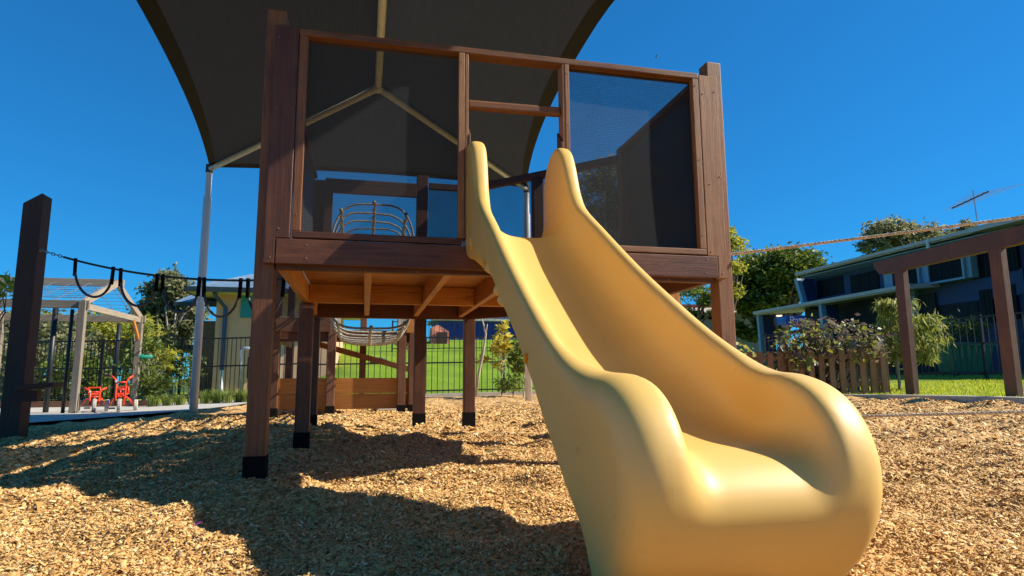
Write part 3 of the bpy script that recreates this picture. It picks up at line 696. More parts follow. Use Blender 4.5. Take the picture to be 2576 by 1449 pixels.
# ------------------------------------------------------------------ tall post and rope traverse, left
g0 = gz(-2.97, 4.15)
tl = thing('timber_post', (-2.97, 4.15, g0), 'tall dark post with slanted top and a small step at left edge', 'post')
mb = MB(); mb.prism([(-3.075, g0 - .3), (-2.895, g0 - .3), (-2.895, 2.455), (-2.91, 2.462), (-3.075, 2.345)], 4.05, 4.25); mb.build('shaft', M_dark, tl, bevel=.006, upright=True)
board('step', (-2.90, 3.99, .435), (-2.56, 3.99, .465), .20, .045, M_dark, tl)
board('step_bracket', (-2.895, 3.995, .35), (-2.72, 3.995, .35), .09, .11, M_dark, tl)
tr = thing('rope_traverse', (-1.4, 3.3, 0), 'dark rope strung from the left post with hanging rubber foot loops', 'rope traverse')
A = Vector((-2.89, 4.1, 1.86)); B = Vector((-.04, 2.50, 1.40))
def trav(t): return A.lerp(B, t) - Vector((0, 0, .16 * 4 * t * (1 - t) * .85))
mb = MB(); mb.tube([trav(.10 + .9 * i / 30) for i in range(31)], .011, 8); mb.build('main_rope', M_rope_dark, tr, smooth=True)
for i in range(7):
    p = trav(.012 + .0145 * i); d_ = (trav(.02 + .0145 * i) - p).normalized(); s_ = Vector((0, 0, 1)) if i % 2 else d_.cross(Vector((0, 0, 1))).normalized()
    mb = MB(); mb.tube([p + d_ * math.cos(a) * .027 + s_ * math.sin(a) * .014 for a in [k * .5236 for k in range(12)]], .0045, 6, closed=True); mb.build('chain_link', M_chain, tr, smooth=True)
mb = MB(); mb.lathe(trav(.0), (1, -.4, 0), [(-.03, .022), (.0, .022), (.012, .012), (.03, .010)], 8); mb.build('eye_bolt', M_chain, tr)
def t_of(xd):
    lo, hi_ = 0, 1
    for _ in range(40):
        m_ = (lo + hi_) / 2; p = trav(m_) - CAM
        if 1288 + FP * p.dot(RIGHT) / p.dot(FWD) < xd: lo = m_
        else: hi_ = m_
    return (lo + hi_) / 2
M_tubing = simple('rubber_tubing', (.07, .05, .042), .5, var=.25, scale=20)
for (xa, xb) in ((190, 285), (304, 396), (410, 502), (514, 606), (624, 714)):
    p = trav(t_of(xa)); q = trav(t_of(xb)); pts = []
    dz = .33 * random.uniform(.95, 1.05)
    for i in range(25):
        a = math.pi * i / 24; c = (1 - math.cos(a)) / 2
        pts.append(p.lerp(q, c) + Vector((0, 0, -dz * math.sin(a) ** .8)))
    mb = MB(); mb.tube(pts, .0125, 8); lp = mb.build('foot_loop', M_tubing, tr, smooth=True)
    for e, f in ((pts[0], pts[2]), (pts[-1], pts[-3])):
        mb = MB(); mb.tube([e + Vector((0, 0, .02)), e, f.lerp(e, .1) - Vector((0, 0, .06))], .018, 8); mb.build('loop_sleeve', M_rubber, lp, smooth=True)

# ------------------------------------------------------------------ two rope lines, right
def twist(name, pts, r, label):
    t_ = []
    mb = MB(); n = len(pts)
    for s_ in range(3):
        q = []
        for i, p in enumerate(pts):
            d_ = (pts[min(i + 1, n - 1)] - pts[max(i - 1, 0)]).normalized(); u = d_.orthogonal().normalized(); w = d_.cross(u)
            a = i * .9 + s_ * 2.094; q.append(p + (u * math.cos(a) + w * math.sin(a)) * r * .5)
        mb.tube(q, r * .62, 6)
    o = mb.build(name, M_rope, None, smooth=True); ground_it(o); return tag(o, label, 'rope')
def line3(a, b, sag, n): return [a.lerp(b, i / n) - Vector((0, 0, sag * 4 * i / n * (1 - i / n))) for i in range(n + 1)]
rA = Vector((2.625, .09, 1.235)); rB = px(2576, 540, 3.3); end = rA + (rB - rA) * 2.3
twist('rope', line3(rA, end, .012, 380), .0085, 'taut manila rope at hand height running right from the tower post')
lA = Vector((2.625, .09, .235)); lB = px(2576, 1036, 3.3); end2 = lA + (lB - lA) * 2.3
twist('rope', line3(lA, end2, .0, 380), .0085, 'low manila rope stretched just above the bark right of the slide')
ep = thing('timber_post', (end.x + .06, end.y - .04, gz(end.x, end.y)), 'square post anchoring the two manila ropes at their right end', 'post')
vpost('shaft', end.x + .07, end.y - .05, gz(end.x, end.y) - .2, 1.75, .12, M_post, ep)

# ------------------------------------------------------------------ vegetation builders
def leaf_arrays(P, size, droop=0, asp=.45, g=RNG):
    """kite shaped leaves at points P"""
    n = len(P); L = size * g.uniform(.65, 1.35, n)
    d = g.normal(0, 1, (n, 3)); d[:, 2] = d[:, 2] * .6 - droop; d /= np.linalg.norm(d, axis=1)[:, None]
    r = g.normal(0, 1, (n, 3)); w = np.cross(d, r); w /= np.linalg.norm(w, axis=1)[:, None] + 1e-9; nn = np.cross(d, w)
    W_ = (L * asp)[:, None] * .5; Lh = L[:, None]
    v = np.stack([P, P + d * Lh * .45 + w * W_ + nn * W_ * .35, P + d * Lh, P + d * Lh * .45 - w * W_ + nn * W_ * .35], 1)
    return v.reshape(-1, 3)
def quads_obj(name, V, mat, parent=None):
    n = len(V) // 4; me = bpy.data.meshes.new(name)
    if parent is not None: V = V - np.array(WM[parent.name].translation)
    me.vertices.add(n * 4); me.vertices.foreach_set('co', np.ascontiguousarray(V, dtype=np.float32).reshape(-1))
    me.loops.add(n * 4); me.loops.foreach_set('vertex_index', np.arange(n * 4, dtype=np.int32)); me.polygons.add(n)
    me.polygons.foreach_set('loop_start', (np.arange(n) * 4).astype(np.int32)); me.polygons.foreach_set('loop_total', np.full(n, 4, np.int32))
    me.update(); me.validate(); me.materials.append(mat)
    o = bpy.data.objects.new(name, me); COL.objects.link(o)
    place(o, WM[parent.name] if parent is not None else Matrix(), parent); return o
M_trunk = simple('bark_brown', (.12, .085, .055), .9, var=.4, scale=8, bump=.6, bscale=30)
M_pale = simple('bark_pale', (.42, .37, .29), .85, var=.35, scale=5, bump=.4, bscale=20)
def tree(name, label, cat, base, lobes, leaf, mat, trunk=.12, tmat=None, group=None, clumps=30, droop=0, asp=.45, spread=.22, lean=0, fork=.35, stems=1, seed=0):
    """tapered trunk, limbs to leaf clumps, leaves of their own spread through the crown"""
    g = np.random.default_rng(seed + 100); rnd = random.Random(seed)
    base = Vector(base); th = thing(name, base, label, cat, group); tb = MB(); LV = []
    tot = sum(l[6] for l in lobes)
    cz = min(l[2] for l in lobes)
    for s_ in range(stems):
        b0 = base + Vector((rnd.uniform(-.3, .3), rnd.uniform(-.3, .3), -.15)) * (0 if stems == 1 else 1) - Vector((0, 0, .15))
        top = Vector((np.mean([l[0] for l in lobes]), np.mean([l[1] for l in lobes]), base.z + (cz - base.z) * .8))
        k1 = b0.lerp(top, .5) + Vector((rnd.uniform(-1, 1), rnd.uniform(-1, 1), 0)) * trunk * 1.2
        tb.tube([b0, b0.lerp(k1, .3) , k1, top], [trunk * 1.25, trunk, trunk * .85, trunk * .65], 8)
        for (cx, cy, cz_, rx, ry, rz, n) in lobes:
            nc = max(4, int(clumps * n / tot)); C = []
            for _ in range(nc):
                q = g.normal(0, 1, 3); q /= np.linalg.norm(q); q *= g.uniform(.35, 1) ** .5
                C.append(Vector((cx + q[0] * rx, cy + q[1] * ry, cz_ + q[2] * rz)))
            for i, c in enumerate(C):
                if i % 2 == 0 or nc < 14:
                    t0 = rnd.uniform(fork, 1); s0 = k1.lerp(top, t0) if t0 > .0 else k1
                    m_ = s0.lerp(c, .55) + Vector((rnd.uniform(-1, 1), rnd.uniform(-1, 1), rnd.uniform(-.2, 1))) * .12 * (c - s0).length
                    tb.tube([s0, m_, s0.lerp(c, .95)], [trunk * .38, trunk * .22, trunk * .07], 5, cap=False)
            if s_ == 0:
                rr = spread * (rx + ry + rz) / 3
                pc = g.integers(0, nc, n); Cn = np.array([tuple(c) for c in C])
                P = Cn[pc] + g.normal(0, 1, (n, 3)) * rr * np.array((1, 1, .62))
                LV.append(leaf_arrays(P, leaf, droop, asp, g))
    tb.build('trunk', tmat or M_trunk, th, smooth=True)
    quads_obj('crown', np.concatenate(LV), mat, th); return th
L_dark = leafmat('leaf_dark', [(.012, .030, .006), (.025, .055, .010), (.045, .085, .014), (.10, .14, .02)], .25)
L_mid = leafmat('leaf_mid', [(.05, .085, .015), (.09, .14, .025), (.15, .20, .035), (.24, .27, .05)], .42)
L_yel = leafmat('leaf_yellow', [(.16, .21, .02), (.27, .31, .025), (.40, .38, .04), (.50, .44, .08)], .45)
L_gum = leafmat('leaf_gum', [(.08, .095, .045), (.16, .17, .07), (.25, .25, .11), (.34, .33, .17)], .45)
L_grass = leafmat('blade', [(.06, .12, .015), (.12, .20, .03), (.20, .26, .05), (.30, .30, .10)], .4)
def lob(x, y, d, rx, ry, rz, n):
    p = px(x, y, d); return (p.x, p.y, p.z, rx, ry, rz, n)
def gbase(x, d, y=960):
    p = px(x, y, d); return (p.x, p.y, gz(p.x, p.y))
# left: forest behind the fence
tree('gum_tree', 'tall loose gum tree rising left of the tan house', 'tree', gbase(428, 27), [lob(430, 730, 27, .9, .9, .75, 4600), lob(395, 785, 27, .7, .7, .65, 3000), lob(462, 795, 27.5, .7, .8, .8, 2800), lob(425, 850, 27, .8, .9, .8, 1800), lob(470, 735, 27.2, .35, .5, .4, 1200)], .19, L_gum, .17, M_pale, clumps=70, droop=.6, asp=.5, spread=.24, seed=3)
for i, (x, y, d, r, n, m_) in enumerate(((15, 850, 20, 1.0, 2200, L_gum), (95, 835, 21, .9, 2000, L_mid), (160, 860, 19, .9, 2000, L_gum), (235, 845, 22, 1.0, 2000, L_mid), (310, 835, 21, .8, 1700, L_yel), (385, 880, 20, .7, 1200, L_mid), (60, 930, 17.5, .9, 1500, L_gum), (205, 935, 17.5, .8, 1300, L_mid))):
    lab = ['grey green bushland tree behind the fence at the far left', 'mid green bushland tree behind the dark post', 'grey green bushland tree seen through the pergola', 'mid green tree showing over the pergola roof', 'yellow green tree behind the pergola gable', 'mid green bush between the pergola and the gum tree', 'low grey green bush behind the fence beside the dark post', 'low mid green bush behind the red tricycles'][i]
    tree('bushland_tree', lab, 'tree', gbase(x, d), [lob(x, y, d, r, r, r * .75, n), lob(x + 25, y + 45, d, r * .8, r, r * .6, n // 2)], .17, m_, .09, M_pale, 'bushland trees behind the left fence', clumps=36, droop=.3, spread=.28, stems=2, seed=20 + i)
tree('shrub', 'bright leafy shrub with yellow tips beside the right pergola post', 'shrub', gbase(375, 13.9), [lob(362, 915, 13.9, .36, .4, .62, 1100), lob(395, 965, 13.8, .35, .35, .28, 500), lob(350, 835, 13.9, .22, .25, .22, 220)], .13, L_mid, .025, M_pale, clumps=46, droop=.5, asp=.3, spread=.25, stems=3, seed=40)
tree('shrub', 'yellow tipped shrub growing behind the taller leafy shrub', 'shrub', gbase(365, 14.3), [lob(375, 835, 14.4, .34, .35, .34, 500), lob(415, 905, 14.4, .32, .3, .28, 320)], .13, L_yel, .02, M_pale, clumps=30, droop=.5, asp=.3, spread=.26, stems=2, seed=41)
tree('sapling', 'small sapling between the white sail pole and the fence post', 'tree', gbase(480, 13.6), [lob(478, 930, 13.6, .22, .22, .38, 420)], .09, L_mid, .015, M_trunk, clumps=18, asp=.35, spread=.3, seed=42)
tree('overhanging_branch', 'bright green leaves poking into the picture at the far left edge', 'tree', gbase(-60, 9), [lob(-25, 740, 9, .35, .3, .32, 300)], .13, L_yel, .04, M_trunk, clumps=12, spread=.3, seed=43)
# centre
tree('sapling', 'young tree with yellow leaves between the timber posts and the green hill', 'tree', gbase(1262, 15), [lob(1262, 868, 15, .30, .3, .2, 380), lob(1250, 905, 15, .4, .3, .18, 90), lob(1275, 825, 15, .15, .15, .2, 80)], .13, leafmat('leaf_gold', [(.34, .32, .03), (.50, .44, .05), (.62, .52, .10)], .5), .022, M_pale, clumps=26, asp=.5, spread=.2, seed=50)
tree('shrub', 'round leafy shrub beside the right white sail pole', 'shrub', gbase(1318, 14.6), [lob(1318, 905, 14.6, .30, .3, .42, 500)], .13, L_mid, .02, M_pale, clumps=24, asp=.5, spread=.24, seed=51)
tree('shrub', 'low soft green shrub at the foot of the young yellow tree', 'shrub', gbase(1290, 14.8), [lob(1290, 965, 14.8, .35, .3, .16, 500)], .10, L_mid, .012, M_trunk, clumps=18, asp=.3, spread=.3, seed=52)
sk = thing('bare_sapling', gbase(1200, 13.9), 'thin leaning bare trunk with a forked top behind the deck posts', 'tree')
mb = MB(); mb.tube([gbase(1196, 13.9, 995), px(1205, 935, 13.9), px(1215, 890, 13.9), px(1222, 840, 13.9), px(1216, 815, 13.9), px(1210, 796, 13.9)], [.035, .032, .028, .024, .018, .012], 7); mb.tube([px(1222, 840, 13.9), px(1226, 815, 13.9)], [.018, .008], 6); mb.build('trunk', M_pale, sk, smooth=True)
# behind: gum seen through the right screen
tree('gum_tree', 'large gum tree far behind the tower, seen through the right mesh screen', 'tree', gbase(1560, 36), [lob(1500, 500, 36, 1.4, 1.6, 1.7, 2600), lob(1590, 450, 36, 1.7, 1.8, 1.2, 2600), lob(1600, 560, 36, 2.0, 2, 1.8, 2800), lob(1510, 570, 36.5, 1.3, 1.3, 1.2, 1500)], .26, L_gum, .3, M_pale, clumps=80, droop=.5, asp=.35, spread=.22, seed=60)
tree('street_tree', 'green tree over the beige house behind the right tower post', 'tree', gbase(1750, 44), [lob(1740, 740, 44, 1.6, 1.5, .7, 1200), lob(1785, 765, 44, .7, .9, .7, 600), lob(1720, 775, 44.5, .8, .8, .5, 400)], .25, L_mid, .16, M_trunk, clumps=34, spread=.24, seed=61)
tree('street_tree', 'bright yellow green tree peeking out beside the right tower post', 'tree', gbase(1815, 40), [lob(1815, 640, 40, 1.2, 1.2, 1.5, 3600), lob(1840, 740, 40, .5, .7, .8, 1200), lob(1836, 600, 40, .5, .7, .7, 1200)], .24, L_yel, .2, M_trunk, clumps=40, spread=.22, seed=62)
tree('shade_tree', 'big dark rounded tree left of the blue building', 'tree', gbase(1960, 47), [lob(1960, 690, 47, 3.2, 3, 1.6, 9000), lob(1895, 745, 47, 1.9, 2.2, 1.5, 4500), lob(2035, 715, 47.5, 1.6, 2, 1.1, 3600), lob(1975, 662, 47, 2.3, 2.2, .9, 4200), lob(1900, 815, 48, 1.9, 1.5, 1.0, 2600)], .34, leafmat('leaf_fig', [(.03, .055, .008), (.06, .10, .014), (.11, .16, .02), (.28, .30, .04)], .3), .4, M_trunk, clumps=120, spread=.17, seed=63)
tree('gum_tree', 'gum tree crown above the roof of the blue building', 'tree', gbase(2270, 52), [lob(2230, 585, 52, 1.8, 2, 1.0, 3000), lob(2190, 625, 52, 1.1, 1.2, .6, 900), lob(2320, 605, 52, 2.2, 2, 1.2, 3000), lob(2400, 590, 52, 1.2, 1.2, 1.1, 1100), lob(2440, 565, 52, .7, .8, .6, 450)], .34, L_gum, .35, M_pale, clumps=90, droop=.4, asp=.4, spread=.2, seed=64)

# ------------------------------------------------------------------ fences
def fence(label, pts, hh, gap, base=.06, rails=(.06, .55, 1), post_every=2.4, group=None, cat='fence', mid=None, pk=.008):
    a0 = Vector(pts[0] + (0,)) if len(pts[0]) == 2 else Vector(pts[0])
    th = thing('metal_fence', (pts[0][0], pts[0][1], gz(*pts[0])), label, cat, group); pm = {}
    for (p, q) in zip(pts[:-1], pts[1:]):
        p = Vector(p); q = Vector(q); L = (q - p).length; n = max(1, round(L / post_every)); an = math.atan2((q - p).y, (q - p).x)
        for i in range(n):
            u = p.lerp(q, i / n); v = p.lerp(q, (i + 1) / n); zu, zv = gz(u.x, u.y), gz(v.x, v.y)
            board('fence_post', (u.x, u.y, zu - .1), (u.x, u.y, zu + hh + .05), .06, .06, M_steel, th, up=(0, 1, 0), bev=0)
            for r in rails:
                zz = base + (hh - base) * r
                board('fence_rail', (u.x, u.y, zu + zz), (v.x, v.y, zv + zz), .03, .035, M_steel, th, bev=0)
            m_ = int((v - u).length / gap)
            for k in range(1, m_):
                w = u.lerp(v, k / m_); z = gz(w.x, w.y)
                M = Matrix.Translation((w.x, w.y, z + base + (hh - base) / 2)) @ Matrix.Rotation(math.pi / 2, 4, 'Y')
                o = bpy.data.objects.new('picket', boxmesh(hh - base, pk * 2, pk * 2, M_steel, 0)); COL.objects.link(o); place(o, M, th)
        board('fence_post', (q.x, q.y, gz(q.x, q.y) - .1), (q.x, q.y, gz(q.x, q.y) + hh + .05), .06, .06, M_steel, th, up=(0, 1, 0), bev=0)
    return th
fence('black metal picket fence behind the pergola and the tan house', [(-9.5, 15.1), (-3.7, 12.75), (-.9, 12.42)], 1.5, .10)
fence('black metal picket fence at the foot of the green hill', [(-.85, 12.42), (8.6, 12.42)], 1.45, .135, post_every=2.35)
fence('dark metal fence in the shade along the blue building', [(13.2, 15.0), (15.0, 9.0), (15.2, 2.5)], 1.5, .16, base=.08)
fence('low dark fence high on the green hill below the blue shed', [(1.5, 22.6), (7.4, 22.6)], 1.25, .20, base=.1, rails=(.05, 1))
# grass tufts along the kerb
def tuft(x, y, hh, n, lab, seed):
    g = np.random.default_rng(seed); z = gz(x, y); V = []
    for i in range(n):
        a = g.uniform(0, 6.283); r = g.uniform(0, .10); L = hh * g.uniform(.6, 1.15); out = g.uniform(.15, .65); b = np.array((x + r * math.cos(a), y + r * math.sin(a), z))
        w = np.array((-math.sin(a), math.cos(a), 0)) * .007; d_ = np.array((math.cos(a), math.sin(a), 0))
        m_ = b + d_ * L * out * .35 + np.array((0, 0, L * .65)); t_ = b + d_ * L * out + np.array((0, 0, L * (1 - .35 * out)))
        V += [b - w, b + w, m_ + w * .8, m_ - w * .8, m_ - w * .8, m_ + w * .8, t_ + w * .1, t_ - w * .1]
    o = quads_obj('grass_tuft', np.array(V), L_grass); ground_it(o); return tag(o, lab, 'grass clump', 'long grass clumps along the left kerb')
gp_ = [(392, 13.0), (425, 13.2), (455, 13.3), (520, 13.7), (548, 13.8), (575, 13.6), (603, 13.9), (628, 13.8), (560, 14.2)]
TL = ['leftmost grass clump behind the kerb, beside the leafy shrub', 'short grass clump behind the kerb, second from the leafy shrub', 'grass clump behind the kerb just left of the white sail pole', 'grass clump behind the kerb just right of the white sail pole', 'long grass clump in front of the blue downpipe', 'long grass clump right of the downpipe before the tan wall', 'long grass clump beside the pale bent pipe', 'rightmost grass clump beside the front left tower post', 'grass clump behind the others, against the tan house fence']
for i, (x, d) in enumerate(gp_):
    p = gbase(x, d); tuft(p[0], p[1], .30 if i < 3 else .36, 150, TL[i], 200 + i)
# short lawn blades near the right kerb
g_ = np.random.default_rng(5); n = 26000; X = g_.uniform(8.15, 14, n); Y_ = g_.uniform(1.0, 8.5, n); Zb = h(X, Y_) + .02
an = g_.uniform(0, 6.283, n); hh_ = g_.uniform(.02, .055, n); wv = np.stack([-np.sin(an), np.cos(an), 0 * an], -1) * .006
B0 = np.stack([X, Y_, Zb], -1); T0 = B0 + np.stack([np.cos(an) * hh_ * .5, np.sin(an) * hh_ * .5, hh_], -1)
L_lawn = leafmat('lawn_blade', [(.18, .27, .008), (.29, .38, .012), (.40, .46, .02), (.50, .48, .06)], .45)
tag(quads_obj('grass', np.stack([B0 - wv, B0 + wv, T0 + wv * .2, T0 - wv * .2], 1).reshape(-1, 3), L_lawn), kind='stuff')

# ------------------------------------------------------------------ pergola and tricycles
M_wire = simple('galvanised_wire', (.30, .33, .38), .45, .6)
pg = thing('pergola', (-4.4, 9.1, gz(-4.4, 9.1)), 'weathered timber pergola with gabled wire roof at left', 'pergola')
F1 = Vector((-4.38, 9.05, 0)); B1 = Vector((-4.30, 11.72, 0))
zE = 1.82; ap = Vector((-4.34, 10.38, 2.42)); dirL = Vector((-1, .0, 0)).normalized()
for k in range(3):
    off = dirL * 2.6 * k
    for q in (F1, B1):
        p = q + off; vpost('post', p.x, p.y, gz(p.x, p.y) - .1, zE + .08, .11, M_weather, pg)
    a_ = ap + off; fa = F1 + off; ba = B1 + off
    board('rafter', (fa.x, fa.y, zE + .05), a_, .06, .12, M_weather, pg); board('rafter', (ba.x, ba.y, zE + .05), a_, .06, .12, M_weather, pg)
    board('tie_beam', (fa.x, fa.y, zE), (ba.x, ba.y, zE), .05, .11, M_weather, pg)
    s_ = (ba - fa).normalized()
    board('knee_brace', (ba.x, ba.y, zE - .45), (ba.x - s_.x * .4, ba.y - s_.y * .4, zE - .04), .05, .07, M_honey if k == 0 else M_weather, pg)
board('ridge', ap - dirL * .12, ap + dirL * 6, .06, .14, M_weather, pg)
for q in (F1, B1): board('eave_beam', Vector((q.x, q.y, zE + .02)) - dirL * .1, Vector((q.x, q.y, zE + .02)) + dirL * 6, .06, .14, M_weather, pg)
mb = MB()
for q in (F1, B1):
    e0 = Vector((q.x, q.y, zE + .1))
    for i in range(1, 9):
        t_ = i / 9; p = e0.lerp(ap, t_); mb.tube([p, p + dirL * 6], .006, 4, cap=False)
    for i in range(20):
        o_ = dirL * (.15 + i * .3); mb.tube([e0 + o_, ap + o_], .006, 4, cap=False)
w_ = mb.build('wire_mesh', M_wire, pg); w_['kind'] = 'stuff'
for (xx, d, y0_, y1_, rr) in ((122, 11.1, 772, 1036, .045), (165, 10.9, 775, 1036, .03), (288, 15.0, 812, 1010, .05)):
    p = px(xx, 960, d); mb = MB(); mb.lathe((p.x, p.y, 0), (0, 0, 1), [(gz(p.x, p.y) - .1, rr), (px(xx, y0_, d).z, rr)], 10); mb.build('steel_post', M_steel, pg, smooth=True)
mb = MB(); p = px(347, 897, 13.4); mb.lathe((B1.x + .06, B1.y, p.z), (1, -.25, 0), [(-.1, .05), (.05, .055), (.06, .04), (.25, .04)], 12); o = mb.build('hose_roll', simple('green_plastic', (.01, .22, .15), .4), None, smooth=True); ground_it(o)
tag(o, 'green rolled hose fixed to the right pergola post', 'hose')
mb = MB(); p = Vector((-7.0, 10.85, 0)); mb.box((p.x + .3, p.y + .8, gz(p.x, p.y) + .08), (5.5, .12, .16)); 
eb = thing('timber_edging', (p.x, p.y + .8, gz(p.x, p.y)), 'low brown garden edging board under the pergola', 'edging'); mb.build('board_face', M_red, eb)
M_trike = simple('orange_red_enamel', (.78, .055, .012), .3, var=.08); M_tyre = simple('grey_tyre', (.42, .39, .34), .8); M_hub = simple('yellow_hub', (.75, .38, .03), .4); M_blk = simple('black_plastic', (.012, .012, .014), .5)
def wheel(c, ax_, r, w, par):
    mb = MB(); mb.lathe(c, ax_, [(-w / 2, r * .7), (-w / 2, r * .93), (-w * .3, r), (w * .3, r), (w / 2, r * .93), (w / 2, r * .7)], 18); wh = mb.build('wheel', M_tyre, par, smooth=False)
    mb = MB(); mb.lathe(c, ax_, [(-w * .55, r * .2), (-w * .4, r * .68), (w * .4, r * .68), (w * .55, r * .2)], 14); mb.build('hub', M_hub, wh, smooth=True)
def trike(p, yaw, H, label, wide=.14):
    p = Vector(p); t = thing('tricycle', p, label, 'tricycle'); Rz = Matrix.Rotation(yaw, 3, 'Z')
    def q(x, y, z): return p + Rz @ Vector((x, y, z))
    s_ = wide / 2
    for k in (-1, 1):
        mb = MB(); mb.tube([q(k * s_ * .9, 0, .12), q(k * s_, .02, H * .5), q(k * s_, .05, H * .82), q(k * s_ * 1.5, .06, H * .92), q(k * s_ * 2.4, .10, H)], .018, 8); mb.build('fork_tube', M_trike, t, smooth=True)
        mb = MB(); mb.tube([q(k * s_ * 2.3, .095, H * .99), q(k * s_ * 3.7, .17, H * 1.02)], .015, 8); mb.build('grip', M_blk, t, smooth=True)
        mb = MB(); mb.tube([q(k * .03, .10, H * .45), q(k * .12, .30, .22), q(k * .18, .52, .11)], .016, 8); mb.build('frame_tube', M_trike, t, smooth=True)
        wheel(q(k * .22, .54, .10), Rz @ Vector((1, 0, 0)), .10, .06, t)
        mb = MB(); mb.box(q(k * .10, -.0 + k * .05, .12 + k * .05), (.09, .07, .025), Rz); mb.build('pedal', M_blk, t)
    for z in (.42, .62, .82):
        mb = MB(); mb.tube([q(-s_, .03, H * z), q(s_, .03, H * z)], .014, 8); mb.build('cross_tube', M_trike, t, smooth=True)
    mb = MB(); mb.tube([q(0, .03, H * .42), q(0, .03, H * .62)], .012, 6); mb.build('cross_tube', M_trike, t, smooth=True)
    wheel(q(0, 0, .115), Rz @ Vector((1, 0, 0)), .115, .06, t)
    mb = MB(); mb.box(q(0, .36, .30), (.2, .22, .04), Rz); mb.build('seat', M_trike, t, bevel=.015)
    mb = MB(); mb.tube([q(-.09, .44, .31), q(-.09, .48, .42), q(.09, .48, .42), q(.09, .44, .31)], .016, 8); mb.build('seat_back', M_trike, t, smooth=True)
    mb = MB(); mb.box(q(-s_ * 1.05, -.02, H * .84), (.03, .012, .03), Rz); mb.build('sticker', M_pole, t)
p = Vector((-4.20, 9.40)); trike((p.x, p.y, gz(p.x, p.y) + .035), .38, .42, 'low orange red tricycle parked next to the left pergola post')
p = Vector((-3.63, 8.90)); trike((p.x, p.y, gz(p.x, p.y) + .035),   .26, .62, 'tall orange red tricycle parked near the right pergola post')

# ------------------------------------------------------------------ tan house, left
M_tan = simple('tan_render', (.68, .39, .235), .85, var=.06, scale=3, bump=.2, bscale=60); M_roof = simple('blue_grey_steel_roof', (.17, .26, .35), .4, .3, var=.06)
M_fascia = simple('dark_fascia', (.02, .035, .035), .5); M_soffit = simple('cream_soffit', (.55, .48, .34), .8, var=.05); M_teal = simple('teal_panel', (.01, .24, .27), .5, var=.05); M_bluep = simple('blue_downpipe', (.03, .07, .17), .4, var=.05)
hx0, hx1, hy0, hy1 = -4.15, -.5, 18.0, 25.0
hz = gz(-3, 15) ; ez = px(545, 752, 21.0).z
ho = thing('house', (hx0, hy0, hz), 'tan rendered house with blue grey corrugated roof left of the tower', 'house')
mb = MB(); mb.box(((hx0 + hx1) / 2, (hy0 + hy1) / 2, (hz - .2 + ez) / 2), (hx1 - hx0, hy1 - hy0, ez - hz + .2)); mb.build('wall', M_tan, ho)
ov = .75
def corr(mb, e0, e1, r0, r1, pitch=.19, amp=.02):
    """a corrugated roof plane between an eave line and a ridge line"""
    e0, e1, r0, r1 = map(Vector, (e0, e1, r0, r1)); L = (e1 - e0).length; n = int(L / pitch * 4); nn = (e1 - e0).cross(r0 - e0).normalized()
    if nn.z < 0: nn = -nn
    b = len(mb.v)
    for i in range(n + 1):
        t_ = i / n; k = nn * amp * (1 if (i % 4) in (1,) else (0 if i % 4 in (3,) else .5))
        mb.v.append(tuple(e0.lerp(e1, t_) + k)); rr = r0.lerp(r1, t_) if (r1 - r0).length > .01 else r0
        mb.v.append(tuple(rr + k))
    for i in range(n): a = b + i * 2; mb.f.append((a, a + 2, a + 3, a + 1))
c00 = (hx0 - ov, hy0 - ov, ez + .12); c10 = (hx1 + ov, hy0 - ov, ez + .12); c11 = (hx1 + ov, hy1 + ov, ez + .12); c01 = (hx0 - ov, hy1 + ov, ez + .12)
hr = 2.65; rz_ = ez + .12 + hr * .42; rr0 = ((hx0 + hx1) / 2, hy0 - ov + hr, rz_); rr1 = ((hx0 + hx1) / 2, hy1 + ov - hr, rz_)
mb = MB(); corr(mb, c00, c10, rr0, rr0); corr(mb, c10, c11, rr0, rr1); corr(mb, c11, c01, rr1, rr1); corr(mb, c01, c00, rr1, rr0); mb.build('roof', M_roof, ho)
for a, b in ((c00, c10), (c10, c11), (c11, c01), (c01, c00)):
    board('fascia', Vector(a) - Vector((0, 0, .06)), Vector(b) - Vector((0, 0, .06)), .05, .16, M_fascia, ho)
mb = MB(); mb.box(((hx0 + hx1) / 2, (hy0 + hy1) / 2, ez + .0), (hx1 - hx0 + 2 * ov - .08, hy1 - hy0 + 2 * ov - .08, .03)); mb.build('soffit', M_soffit, ho)
dpx = hx0 + .28
mb = MB(); mb.tube([(dpx - .22, hy0 - ov + .1, ez - .02), (dpx - .2, hy0 - .55, ez - .12), (dpx, hy0 - .07, ez - .42), (dpx, hy0 - .07, .85)], .065, 8); mb.build('downpipe', M_bluep, ho)
mb = MB(); mb.tube([(dpx, hy0 - .07, .86), (dpx, hy0 - .07, hz - .1)], .065, 8); mb.build('downpipe', M_pole, ho)
wp = px(632, 765, 21); mb = MB(); mb.box((wp.x + .28, hy0 - .02, wp.z - .02), (.85, .08, 1.05)); wi = mb.build('window', M_teal, ho)
mb = MB(); mb.box((wp.x + .75, hy0 - .03, wp.z - .02), (.06, .1, 1.05)); mb.build('window_frame', M_pole, wi)
for xj in (hx0 + 2.0,):
    mb = MB(); mb.box((xj, hy0 - .003, (hz + ez) / 2), (.03, .012, ez - hz)); mb.build('wall_joint', M_soffit, ho)
mb = MB(); lx, ly = hx0 - .45, hy0 + 1.2; mb.box((lx + .1, ly + 2, .9), (.7, 3.8, 3.2)); mb.build('side_wall', simple('brown_brick', (.20, .125, .08), .85), ho)
mb = MB(); lz = px(500, 772, 21.5).z; corr(mb, (lx - .95, ly - .6, lz), (lx + .44, ly - .6, lz), (lx - .3, ly + 1.6, lz + .85), (lx + .44, ly + 1.6, lz + .85)); mb.build('roof', M_roof, ho)
board('fascia', (lx - .95, ly - .62, lz - .06), (lx + .44, ly - .62, lz - .06), .05, .14, M_fascia, ho)
